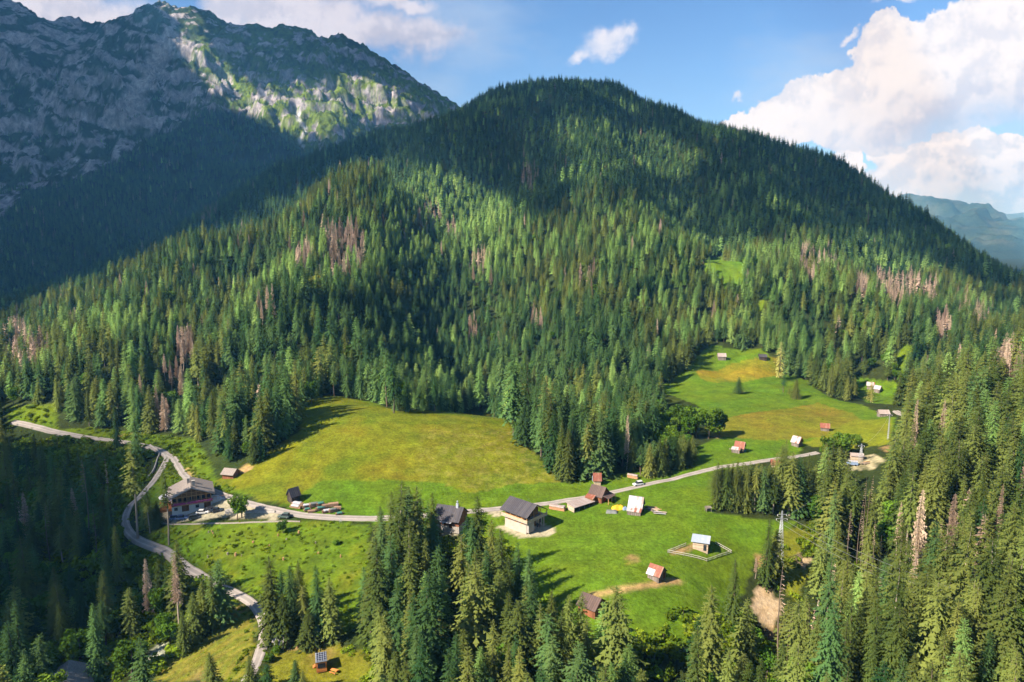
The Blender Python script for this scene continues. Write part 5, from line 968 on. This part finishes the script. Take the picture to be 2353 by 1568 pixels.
MB().box(-1.93, 0, 1.95, .1, 1.8, 1.2).build('window', M['glass'], o); MB().box(-.3, 1.28, 1.9, 1.0, .1, .8).build('window', M['glass'], o); MB().box(0, 0, .1, 3.2, 2.0, .4).build('footing', M['block'], o); MB().box(1.0, 1.28, 1.2, .9, .08, 1.9).build('door', M['door'], o)
for k in range(2): MB().box(1.0, 1.6+.3*k, .35-.2*k, 1.1, .35, .2).build('step', M['orange_wood'], o)
o = thing('picnic_table', 768, 1546, -25, 'orange-brown picnic table on the lawn beside the solar-roofed cabin', 'picnic table'); MB().box(0, 0, .74, 1.8, .75, .07).build('top', M['orange_wood'], o)
for sy in (-1, 1): MB().box(0, sy*.72, .44, 1.8, .28, .06).build('bench', M['orange_wood'], o)
for sx in (-.65, .65):
    for sy in (-1, 1): MB().tube((sx, sy*.62, 0), (sx, sy*.15, .72), .05, 5).build('leg', M['beam'], o)
    MB().box(sx, 0, .40, .06, 1.5, .08).build('stretcher', M['beam'], o)
for u_, v_, s_, lab in [(636, 1500, 1.5, 'round dark green bush just below the white wayside shrine'), (619, 1521, 1.6, 'round dark green bush beside the lower road, second below the shrine'), (772, 1252, 1.3, 'round bush alone on the grassy bank below the road')]:
    r0 = rng.integers(1 << 30); me = np_mesh('crown', *leaf_cloud([(0, 0, s_*.62, s_*.75, s_*.62), (.3*s_, .2*s_, s_*.8, s_*.45, s_*.4), (-.3*s_, -.1*s_, s_*.55, s_*.5, s_*.42)], 700, .2)); me.materials.append(broad_leaf); p = hit1(u_, v_); o = empty('bush', p); tag(o, lab, 'bush'); put('crown', me, parent=o); tm = np_mesh('stem', *trunk_tris(s_*.8, .1, .02, 5, 3)); put('stem', tm, bark, o)
# farmhouse in the shade, boulders by the stream
o = hut('farmhouse', 160, 1592, 9.0, 9.5, 3.4, 2.6, -62, 'old farmhouse with pale shingle roof in the shaded valley bottom', 'dark_wood', 'old_shingle', phrase='shingled farmhouse in the shade', cat='farmhouse', ov=1.0, deep=4); MB().box(1.4, -2.2, 5.9, .8, .8, 1.9).build('chimney', M['plaster'], o)
STN = 'boulders by the shaded stream'
for k in range(26):
    u_, v_ = random.uniform(236, 280), random.uniform(1486, 1552); r_ = random.uniform(.3, 1.0)
    bm = bmesh.new(); bmesh.ops.create_icosphere(bm, subdivisions=2, radius=r_); me = bpy.data.meshes.new('boulder'); bm.to_mesh(me); bm.free()
    co = np.array([v.co for v in me.vertices]); co = co*(1+.35*fbm(co[:, :1]/r_*1.2+k*3, co[:, 1:2]/r_*1.2+co[:, 2:3], 900+k, 2))*np.array([1.2, .9, .7]); me.vertices.foreach_set('co', co.astype(np.float32).ravel()); me.update()
    tag(put('boulder', me, M['rock'], loc=hit1(u_, v_), rz=random.uniform(0, 3)), 'pale boulder in the stony streambed right of the shaded farmhouse', 'boulder', STN)
LAND.append((258, 1515, 'stony streambed'))
# pylons and power lines
def pylon(p, H, w, label, arms, base_r=1.0, lean=0.0):
    o = empty('pylon', p); tag(o, label, 'pylon'); c4 = [(-1, -1), (1, -1), (1, 1), (-1, 1)]; R = lambda z: base_r*(1-z/H)+.10; lw = .022+.018*base_r
    for a, b_ in c4: MB().tube((a*R(0), b_*R(0), -.8), (a*R(H), b_*R(H), H), lw*1.7, 4).build('leg', M['steel'], o)
    lat = MB(); z = .5
    while z < H-.6:
        z2 = min(H-.1, z+max(.9, 1.5*R(z)))
        for k in range(4):
            a, b_ = c4[k], c4[(k+1) % 4]; lat.tube((a[0]*R(z), a[1]*R(z), z), (b_[0]*R(z2), b_[1]*R(z2), z2), lw, 3); lat.tube((b_[0]*R(z), b_[1]*R(z), z), (a[0]*R(z2), a[1]*R(z2), z2), lw, 3)
        z = z2
    lat.build('lattice', M['steel'], o)
    for z, l in arms:
        a = MB().tube((-l, 0, z), (l, 0, z), .10, 4).build('crossarm', M['steel'], o)
        for sx in ((-1, 1) if l > .6 else (1,)): MB().tube((sx*l, 0, z), (sx*l, 0, z-.5), .09, 6).build('insulator', M['plaster'], a)
    return o
P1 = hit1(1790, 1300); k_ = ray(1787, 1174); H1 = CAMZ+k_[2]*(P1.y/k_[1])-P1.z
pylon(P1, H1, 1, 'grey lattice pylon rising between spruces at the right edge of the meadow', [(H1-1.2, 1.4), (H1-2.6, 1.7)]); LAND.append((1787, 1230, 'lattice pylon'))
P2_ = Vector(at_y(2620, 1520, 104)); P2_.z = float(ground_z(P2_.x, P2_.y)); ztop = at_y(2620, 1520, 104)[2]; H2 = ztop-P2_.z+1.5
P3 = hit1(1977, 1062); k_ = ray(1977, 1020); H3 = CAMZ+k_[2]*(P3.y/k_[1])-P3.z
pylon(P3, H3, 1, 'small lattice pylon standing at the gravel building site', [(H3-.8, 1.2)], .6); LAND.append((1977, 1045, 'pylon at the building site'))
P4 = hit1(2040, 1011); k_ = ray(2038, 952); H4 = CAMZ+k_[2]*(P4.y/k_[1])-P4.z
pylon(P4, H4, 1, 'slim pale steel mast with flat head on the far meadow', [(H4-.3, 1.0)], .16)
def cable(a, b_, sag, label, group='power lines crossing the right-hand wood', r=.04):
    n = 24; Q = [a.lerp(b_, i/n)-Vector((0, 0, sag*4*(i/n)*(1-i/n))) for i in range(n+1)]; mb = MB()
    for p, q in zip(Q[:-1], Q[1:]): mb.tube(p-a, q-a, r, 4)
    o = mb.build('power_line', M['wire']); o.location = a; return tag(o, label, 'power line', group)
e2 = Vector((P2_.x, P2_.y, ztop))
cable(P1+Vector((1.4, 0, H1-1.7)), e2+Vector((1.2, 1.2, 2.2)), 3.0, 'uppermost power line running from the lattice pylon over the right-hand trees'); cable(P1+Vector((-1.4, 0, H1-1.7)), e2+Vector((0, 0, .6)), 3.4, 'middle power line running from the lattice pylon over the right-hand trees'); cable(P1+Vector((-1.7, 0, H1-3.1)), e2+Vector((-1.2, -1.2, -1.0)), 3.6, 'lowest and nearest power line running over the right-hand trees', r=.045)
cable(P1+Vector((1.4, 0, H1-1.7)), P3+Vector((1.2, 0, H3-1.3)), 3.0, 'power line from the lattice pylon back to the building site'); cable(P3+Vector((0, 0, H3)), P4+Vector((0, 0, H4)), 3.0, 'power line between the building site pylon and the slim mast')
# building site beyond the spruces
o = hut('shed', 1968, 1056, 4.5, 3.0, 1.8, .8, -15, 'pale board shed at the gravel building site', 'pale_wood', 'pink_sheet', cat='shed', phrase='gravel building site'); board_heap(1992, 1066, 12, 4, 10, 'heap of pale timber at the gravel building site', ['pale_wood', 'new_wood', 'grey_wood'], 9)
o = thing('trailer', 1958, 1070, -20, 'blue-white trailer parked at the gravel building site', 'trailer'); MB().box(0, 0, 1.15, 4.2, 1.9, 1.3).build('body', M['blue_tarp'], o, .08); MB().box(0, 0, 1.85, 4.3, 2.0, .1).build('roof', M['white_tarp'], o)
for sx in (-1.2, 1.2):
    for sy in (-.9, .9): MB().tube((sx, sy-.1, .4), (sx, sy+.1, .4), .4, 10).build('wheel', M['rubber'], o)
o = thing('notice_board', 783, 1203, 10, 'small white board standing on the grass below the road', 'notice board'); MB().box(0, 0, 1.1, 1.0, .06, .7).build('panel', M['plaster'], o)
for sx in (-.4, .4): MB().box(sx, 0, .5, .07, .07, 1.4).build('post', M['post'], o)
# tree stumps on the bank, fallen logs in the gully
for k in range(16):
    u_, v_ = random.uniform(470, 790), random.uniform(1222, 1290); p = hit1(u_, v_); h_ = random.uniform(.4, 1.0); r_ = random.uniform(.16, .32)
    o = MB().tube((0, 0, -.3), (random.uniform(-.1, .1), 0, h_), r_*1.3, 7, r_).build('tree_stump', M['log_end' if k % 3 else 'post']); o.location = p; tag(o, 'weathered tree stump on the grassy bank below the inn car park', 'tree stump', 'tree stumps on the bank below the car park')
for k, (a, b_) in enumerate([((1790,1500),(1830,1545)), ((1800,1520),(1850,1560)), ((1780,1490),(1800,1540))]):
    A0, B0 = hit1(*a), hit1(*b_); o = MB().tube((0, 0, .3), B0-A0+Vector((0, 0, .3)), .22, 7, .12).build('fallen_log', M['rail' if k % 2 else 'log']); o.location = A0; tag(o, ['long pale trunk lying in the gully below the bare poles', 'long brown trunk lying furthest down the gully', 'shorter trunk lying across the top of the gully logs'][k] if k != 1 else 'pale stripped trunk lying lowest in the gully', 'fallen log')
# ---------------------------------------------------------------- a label for every single tree: its look, then where it stands
LAND += [(1000, 1020, 'middle of the golden slope'), (1758, 1390, 'pale erosion scar'), (600, 1430, 'bend of the lower road'), (450, 1500, 'mown strip beside the lower road'), (1690, 620, 'small clearing high on the hill'), (790, 560, 'big dead patch on the spur'), (1100, 620, 'high dead trees in the middle forest'),
  (410, 850, 'dead tree line above the upper road'), (612, 700, 'pale dead clump on the left slope'), (2060, 660, 'dead tree row on the right flank'), (2165, 745, 'dead clump low on the right flank'), (2325, 850, 'reddish dead trees at the right edge'), (240, 1010, 'end of the upper road loop'), (60, 975, 'left end of the upper road'),
  (2078, 960, 'bend of the far road'), (1700, 885, 'middle of the upper meadow'), (1480, 1560, 'photo bottom below the meadow'), (1000, 1560, 'photo bottom below the big spruces'), (2250, 1540, 'bottom right corner of the photo'), (2050, 1540, 'photo bottom below the right-hand wood'), (2320, 1300, 'right photo edge at the power lines'), (2100, 1250, 'middle of the power lines'), (2330, 1050, 'right photo edge above the power lines'),
  (40, 1540, 'bottom left corner of the photo'), (30, 1250, 'left edge of the shaded valley'), (150, 1350, 'middle of the shaded valley'), (880, 380, 'top of the sunlit spur'), (300, 700, 'left end of the sunlit spur'), (1250, 180, 'wooded summit'), (1500, 650, 'middle of the right-hand slope'), (1900, 760, 'wooded slope above the far clearing'), (950, 760, 'forest middle above the golden slope'), (1400, 900, 'forest between the two meadows'),
  (1710, 1120, 'spruce row by the meadow'), (1525, 1050, 'spruce clump beside the road'), (1240, 1000, 'forest corner by the golden slope'), (720, 980, 'shadow edge of the golden slope'), (550, 1000, 'forest above the grey-roofed shed'), (940, 1220, 'group of big spruces below the road'), (690, 1390, 'spruce group by the lower road'), (500, 1370, 'dark spruces by the lower road'), (2200, 900, 'upper edge of the right-hand wood')]
ORD = ['nearest', 'second nearest', 'third nearest', 'fourth nearest', 'fifth nearest', 'sixth nearest', 'seventh nearest', 'eighth nearest', 'ninth nearest', 'tenth nearest', 'eleventh nearest', 'twelfth nearest', 'thirteenth nearest', 'fourteenth nearest', 'fifteenth nearest', 'sixteenth nearest', 'seventeenth nearest', 'eighteenth nearest', 'nineteenth nearest', 'twentieth nearest']
LU = np.array([(a, b_) for a, b_, _ in LAND], float); ROWS = {}
for o, i in SOLO:
    um, vm = (uB[i]+uT[i])/2, (vB[i]+vT[i])/2; um, vm = float(np.clip(um, 0, PW)), float(np.clip(vm, 0, PH)); H = A[i, 3]; k0 = kinds[i]
    look = {'spruce_tree': 'tall dark spruce' if H > 25 else 'dark spruce' if H > 17 else 'small dark spruce', 'larch_tree': 'tall light green larch' if H > 24 else 'light green larch', 'pale_larch_tree': 'pale yellowish larch', 'bare_larch_tree': 'bare-stemmed larch', 'bare_trunk': 'bare grey trunk', 'dead_tree': 'brown dead tree', 'broadleaf_tree': 'round leafy tree' if H > 8 else 'low leafy tree'}[k0]
    dd = np.hypot(LU[:, 0]-um, LU[:, 1]-vm); best = None
    for j in np.argsort(dd)[:6]:
        du, dv = um-LU[j, 0], vm-LU[j, 1]; side = ('right of' if du > 0 else 'left of') if abs(du) > abs(dv) else ('below' if dv > 0 else 'above'); side = 'by' if any(w in LAND[j][2] for w in ('corner', 'edge', 'bottom')) and 'slope' not in LAND[j][2] else side; key = (look, int(j), side); n = len(ROWS.get(key, []))
        c = n*14+dd[j]
        if best is None or c < best[0]: best = (c, key, float(dd[j]))
    ROWS.setdefault(best[1], []).append((best[2], o))
cat_of = {'spruce_tree': 'spruce', 'larch_tree': 'larch', 'dead_tree': 'dead tree', 'broadleaf_tree': 'broadleaf tree'}; grp_of = {'spruce_tree': 'spruces of the valley and its slopes', 'larch_tree': 'larches of the slopes', 'dead_tree': 'dead trees in the forest', 'broadleaf_tree': 'leafy trees among the spruces'}
for (look, j, side), L in ROWS.items():
    L.sort(key=lambda q: q[0])
    for n, (_d, o) in enumerate(L):
        nm = o.name.split('.')[0]; ph = LAND[j][2]
        tag(o, '%s, %s %s the %s' % (look, ORD[n] if n < len(ORD) else 'one of the farthest', 'to' if side == 'by' else side, ph) if len(L) > 1 else '%s %s the %s' % (look, side, ph), cat_of[nm], grp_of[nm])
# ---------------------------------------------------------------- light: sun, sky with clouds, haze, cloud shade
SUN_EL, SHADOW_AZ = RAD(39), RAD(29)
S = Vector((-math.cos(SHADOW_AZ)*math.cos(SUN_EL), -math.sin(SHADOW_AZ)*math.cos(SUN_EL), math.sin(SUN_EL)))
ld = bpy.data.lights.new('sun', 'SUN'); ld.energy = 5.0; ld.angle = RAD(.55); ld.color = (1, .93, .82)
sun = bpy.data.objects.new('sun', ld); COL.objects.link(sun); sun.rotation_euler = S.to_track_quat('Z', 'Y').to_euler(); sun.location = (-300, -200, 900)
world = bpy.data.worlds.new('World'); scene.world = world; world.use_nodes = True
nt = NT(world.node_tree); bg = world.node_tree.nodes['Background']
sky = nt.new('ShaderNodeTexSky', sky_type='NISHITA'); sky.sun_disc = False; sky.sun_elevation = SUN_EL; sky.sun_rotation = math.atan2(S.x, S.y); sky.altitude = 1300; sky.air_density = 1.0; sky.dust_density = .4; sky.ozone_density = 2.0
d = nt.new('ShaderNodeTexCoord').outputs['Generated']; dx, dy, dz = nt.xyz(d)
front = nt.ramp(dy, .05, .12); ys = nt.m('MAXIMUM', dy, .05); px = nt.m('DIVIDE', dx, ys); pz = nt.m('DIVIDE', dz, ys)
def slope_xy(u, v):
    x, y, z = ray(u, v); return float(x/y), float(z/y)
P2 = nt.comb(px, pz, 0.0)
wn = nt.new('ShaderNodeTexNoise', noise_dimensions='2D'); nt.set(wn.inputs['Vector'], P2); wn.inputs['Scale'].default_value = 11; wn.inputs['Detail'].default_value = 6; wn.inputs['Roughness'].default_value = .62
warp = nt.vm('SCALE', nt.vm('SUBTRACT', wn.outputs['Color'], (.5, .5, .5)), scale=.075)
Pw = nt.vm('ADD', P2, warp); wx, wz, _ = nt.xyz(Pw)
def blobs(lst):
    """smooth union of tilted ellipses given in the photograph's measures, as directions of the sky"""
    acc = None
    for u, v, ru, rv, rot in lst:
        cx, cz = slope_xy(u, v); k = 1/FPX*1.08; c, s_ = math.cos(RAD(rot)), math.sin(RAD(rot))
        ax = nt.m('SUBTRACT', wx, cx); az = nt.m('SUBTRACT', wz, cz)
        a = nt.m('MULTIPLY_ADD', ax, c/(ru*k), nt.m('MULTIPLY', az, s_/(ru*k))); b_ = nt.m('MULTIPLY_ADD', ax, -s_/(rv*k), nt.m('MULTIPLY', az, c/(rv*k)))
        f = nt.m('SUBTRACT', 1.0, nt.m('SQRT', nt.m('MULTIPLY_ADD', a, a, nt.m('MULTIPLY', b_, b_))))
        acc = f if acc is None else nt.m('SMOOTH_MAX', acc, f, .25)
    return acc
puff = nt.noise(P2, 9, 8, .62, dim='2D'); puff2 = nt.noise(nt.vm('ADD', P2, (.010, -.014, 0)), 9, 8, .62, dim='2D'); soft = nt.noise(nt.vm('MULTIPLY', P2, (1, 2.6, 1)), 3.2, 5, .55, dim='2D')
pn = nt.m('SUBTRACT', puff, .5)
CUM = blobs([(1745,292,90,34,8),(1850,258,105,70,20),(1930,250,90,80,0),(2035,150,75,95,-10),(2055,110,55,60,0),(2110,210,120,100,15),(2230,150,120,115,20),(2330,50,140,150,0),(2340,150,150,110,0),(2010,300,190,42,6),(2180,260,130,60,20)])
CUM2 = blobs([(1945,372,32,26,0),(2040,358,46,38,0),(2090,385,80,50,0),(2180,352,62,40,15),(2235,335,60,40,20),(2330,345,70,34,10),(2150,430,190,46,-8),(2290,420,130,60,5),(2250,470,160,26,0)])
SMALL = blobs([(1400,90,85,36,18),(1320,125,42,18,25),(1440,75,38,22,20),(1955,84,24,10,25),(2050,3,50,10,8),(1698,210,16,14,30)])
GREY = blobs([(970,88,110,36,-2),(860,80,200,52,-4),(700,45,180,60,0),(760,70,90,30,0),(640,25,150,60,0),(150,25,190,62,-6),(60,0,110,50,0),(930,15,90,26,-8),(520,20,90,40,0)])
def lit(field):  # sun side bright, base grey
    rel = nt.m('SUBTRACT', puff, puff2)
    return nt.ramp(nt.m('MULTIPLY_ADD', rel, 4.0, nt.m('MULTIPLY', pn, .5)), -.42, .22, .0, 1.0, False)
def under(u0, v0, u1, v1):
    """1 below the line through two points of the photograph: the shaded foot of a cloud"""
    (x0, z0), (x1, z1) = slope_xy(u0, v0), slope_xy(u1, v1); L = math.hypot(x1-x0, z1-z0); nx, nz = (z1-z0)/L, -(x1-x0)/L
    return nt.m('MULTIPLY_ADD', nt.m('SUBTRACT', wx, x0), nx, nt.m('MULTIPLY', nt.m('SUBTRACT', wz, z0), nz))
air = nt.vm('MULTIPLY', sky.outputs[0], (.62, .78, .96))
hz = nt.ramp(pz, .02, .34, 1.0, 0.0); air = nt.mix(nt.m('MULTIPLY', hz, .45), air, (2.0, 2.9, 4.2))
veil = nt.m('MULTIPLY', nt.ramp(soft, .42, .78), .55); skyc = nt.mix(veil, air, (2.8, 3.5, 4.7))
def layer(base, field, lo, hi, amp, white, grey, foot=None, op=1.0, soften=0.0):
    f = nt.m('MULTIPLY_ADD', pn, amp, field); a = nt.m('MULTIPLY', nt.ramp(f, lo, hi), nt.m('MULTIPLY', front, op))
    s = lit(field); sh = nt.ramp(s, 0, 1, .5, 0.0)
    if foot is not None:
        ft = nt.ramp(nt.m('MULTIPLY_ADD', nt.m('SUBTRACT', soft, .5), .10, foot), -.02, .075); sh = nt.m('ADD', sh, nt.m('MULTIPLY', ft, .75), clamp=True)
        if soften: a = nt.m('MULTIPLY', a, nt.ramp(nt.m('MULTIPLY_ADD', nt.m('SUBTRACT', soft, .5), .14, foot), .03, .03+soften, 1.0, .0))
    return nt.mix(a, base, nt.mix(sh, white, grey))
W, G = (5.5, 5.25, 5.35), (3.4, 3.55, 4.4)
c = layer(skyc, GREY, -.15, .55, .75, (4.4, 4.3, 4.9), (2.6, 2.75, 3.6), under(600, 70, 1050, 60), .92)
c = layer(c, SMALL, -.12, .75, 1.3, (5.2, 5.0, 5.4), (3.8, 4.1, 5.0), None, .9)
c = layer(c, CUM2, -.02, .09, .8, W, (2.6, 2.9, 3.9), under(2000, 400, 2353, 365), 1.0, .13)
c = layer(c, CUM, -.03, .06, .8, W, G, under(1750, 312, 2353, 150), 1.0, .10)
nt.set(bg.inputs['Color'], c); bg.inputs['Strength'].default_value = .068
world.cycles.sampling_method = 'MANUAL'; world.cycles.sample_map_resolution = 512
# haze: one even box of air round everything
def box_mesh(name, x0, x1, y0, y1, z0, z1):
    bm = bmesh.new(); bmesh.ops.create_cube(bm, size=1); me = bpy.data.meshes.new(name); bm.to_mesh(me); bm.free()
    for v in me.vertices: v.co = ((x0+x1)/2+v.co.x*(x1-x0), (y0+y1)/2+v.co.y*(y1-y0), (z0+z1)/2+v.co.z*(z1-z0))
    return me
HAZE = 0.68e-4
if HAZE:
    m = bpy.data.materials.new('air'); m.use_nodes = True; t_ = m.node_tree; t_.nodes.remove(t_.nodes['Principled BSDF'])
    pv = t_.nodes.new('ShaderNodeVolumePrincipled'); pv.inputs['Color'].default_value = (.16, .52, 1, 1); pv.inputs['Absorption Color'].default_value = (1, 1, 1, 1); pv.inputs['Density'].default_value = HAZE; pv.inputs['Anisotropy'].default_value = .1
    t_.links.new(pv.outputs[0], t_.nodes['Material Output'].inputs['Volume'])
    try: m.cycles.homogeneous_volume = True
    except Exception: pass
    zmin = min(float(GZ.min()), float(MZ.min()), -80)
    tag(put('haze', box_mesh('haze', -12100, 12100, -400, 13600, zmin-1, 960), m), kind='stuff')
# unseen clouds added outside the frame, cut to shade hill, mountain and valley
cloud_mat, nt, b = material('cloud'); b.inputs['Base Color'].default_value = (.9, .9, .92, 1); b.inputs['Roughness'].default_value = 1; b.inputs['Specular IOR Level'].default_value = 0
thin_mat = bpy.data.materials.new('thin_cloud'); thin_mat.use_nodes = True; t_ = thin_mat.node_tree; tb = t_.nodes.new('ShaderNodeBsdfTransparent'); mxs = t_.nodes.new('ShaderNodeMixShader'); mxs.inputs[0].default_value = .36
pb = t_.nodes['Principled BSDF']; pb.inputs['Base Color'].default_value = (.9, .9, .92, 1); pb.inputs['Roughness'].default_value = 1; t_.links.new(pb.outputs[0], mxs.inputs[1]); t_.links.new(tb.outputs[0], mxs.inputs[2]); t_.links.new(mxs.outputs[0], t_.nodes['Material Output'].inputs['Surface'])
CLOUD_H = 1700.0
SHADE = {
 'broad grey-white unseen cloud shaped to shade the rocky mountain': [(-220,-60),(300,-30),(400,70),(385,110),(440,190),(540,280),(690,330),(735,340),(900,362),(760,414),(600,500),(450,570),(300,648),(150,698),(0,768),(-220,830)],
 'long thin unseen cloud shaped to shade the crest of the rocky mountain': [(440,-20),(740,30),(1080,240),(990,255),(930,215),(850,180),(740,185),(660,205),(600,215),(540,170),(470,90)],
 'ragged unseen cloud shaped to shade the wooded summit': [(690,330),(1050,225),(1200,150),(1300,150),(1225,260),(1262,330),(1335,400),(1310,530),(1200,490),(1080,425),(990,392),(900,366),(850,352),(760,385),(690,400)],
 'wide unseen cloud shaped to shade the right flank of the hill': [(1280,150),(1400,160),(1560,235),(1900,320),(2390,620),(2390,760),(2200,645),(2050,585),(1900,562),(1750,560),(1640,565),(1500,530),(1390,490),(1430,425),(1600,425),(1625,365),(1500,305),(1350,292),(1245,290)],
 'small unseen cloud added to shade the dark wood in the valley bottom': [(-260,1080),(50,1060),(180,1090),(240,1180),(215,1280),(280,1400),(325,1500),(350,1660),(-300,1640)],
}
cs = 22.0; cx_, cy_ = np.meshgrid(np.arange(-4200, 900, cs), np.arange(-1900, 2700, cs)); ft = np.zeros(cx_.shape); fz = np.full(cx_.shape, -1e9)
hx = np.zeros(cx_.shape); hy = np.zeros(cx_.shape); hzz = np.zeros(cx_.shape); done = np.zeros(cx_.shape, bool)
for t in np.arange(600, 2900, 12.0):
    x = cx_-S.x*t; y = cy_-S.y*t; z = CLOUD_H-S.z*t; inm = (x > mx[0]) & (x < mx[-1]) & (y > my[0]) & (y < my[-1])
    h = np.maximum(ground_z(x, y), np.where(inm, mountain_z(np.clip(x, mx[0], mx[-1]), np.clip(y, my[0], my[-1])), -1e9)); n = (~done) & (z <= h)
    hx[n] = x[n]; hy[n] = y[n]; hzz[n] = z; done |= n
pu, pv, pd = project(hx, np.where(hy > 20, hy, 20), hzz); cu, cv, cd = project(cx_, cy_, np.full(cx_.shape, CLOUD_H)); framed = (cd > 0) & (cu > -200) & (cu < PW+200) & (cv > -200)
wob = fbm(cx_/120, cy_/120, 601, 4)
for k, (lab, P) in enumerate(SHADE.items()):
    P = np.array(P, float); cell = done & (hy > 40) & inside(P, pu+wob*30+fbm(cx_/45, cy_/45, 631, 3)*26, pv+wob*22+fbm(cx_/45, cy_/45, 633, 3)*20) & ~framed
    if 'hill' in lab or 'summit' in lab: cell &= ~(fbm(cx_/75, cy_/75, 621, 3) > (.25 if 'hill' in lab else .36))
    if not cell.any(): continue
    dist = np.zeros(cell.shape); er = cell.copy()
    for i in range(12):
        dist += er; e2 = er.copy(); e2[1:] &= er[:-1]; e2[:-1] &= er[1:]; e2[:, 1:] &= er[:, :-1]; e2[:, :-1] &= er[:, 1:]; er = e2
    top = CLOUD_H+10+np.sqrt(dist)*42*(1+.6*fbm(cx_/90, cy_/90, 611, 4)); bot = CLOUD_H-4*np.sqrt(dist)+8*wob
    jj, ii = np.nonzero(cell); nid = -np.ones((cell.shape[0]+1, cell.shape[1]+1), int); V = []; F = []
    def vid(j, i):
        if nid[j, i] < 0:
            nid[j, i] = len(V); a = cell[max(j-1, 0):j+1, max(i-1, 0):i+1]; tt = top[max(j-1, 0):j+1, max(i-1, 0):i+1]; bb = bot[max(j-1, 0):j+1, max(i-1, 0):i+1]; m_ = a.all()
            jx = (wob[min(j, cell.shape[0]-1), min(i, cell.shape[1]-1)])*9; xx, yy = cx_[0, 0]+(i-.5)*cs+jx, cy_[0, 0]+(j-.5)*cs-jx
            V.append((xx, yy, float(tt[a].mean()) if m_ else CLOUD_H+8)); V.append((xx, yy, float(bb[a].mean()) if m_ else CLOUD_H))
        return nid[j, i]
    for j, i in zip(jj, ii):
        a, b_, c_, d_ = vid(j, i), vid(j, i+1), vid(j+1, i+1), vid(j+1, i); F.append((a, b_, c_, d_)); F.append((d_+1, c_+1, b_+1, a+1))
        for (dj, di, p_, q_) in ((-1, 0, a, b_), (0, 1, b_, c_), (1, 0, c_, d_), (0, -1, d_, a)):
            y_, x_ = j+dj, i+di
            if not (0 <= y_ < cell.shape[0] and 0 <= x_ < cell.shape[1] and cell[y_, x_]): F.append((p_, p_+1, q_+1, q_))
    V = np.array(V); ctr = V.mean(0); me = smooth(np_mesh('cloud', V-ctr, np.array(F))); tag(put('cloud', me, thin_mat if 'hill' in lab or 'summit' in lab else cloud_mat, loc=ctr), lab, 'cloud')
# ---------------------------------------------------------------- picture
scene.view_settings.view_transform = 'Standard'; scene.view_settings.look = 'None'; scene.view_settings.exposure = 1.45; scene.view_settings.gamma = 1
scene.render.engine = 'CYCLES'; cy = scene.cycles
cy.use_denoising = True; cy.denoiser = 'OPENIMAGEDENOISE'; cy.denoising_input_passes = 'RGB_ALBEDO_NORMAL'; cy.denoising_prefilter = 'ACCURATE'
cy.max_bounces = 4; cy.diffuse_bounces = 2; cy.glossy_bounces = 2; cy.transmission_bounces = 3; cy.transparent_max_bounces = 6; cy.volume_bounces = 0
cy.use_adaptive_sampling = True; cy.adaptive_threshold = .015; cy.caustics_reflective = False; cy.caustics_refractive = False; cy.sample_clamp_indirect = 6
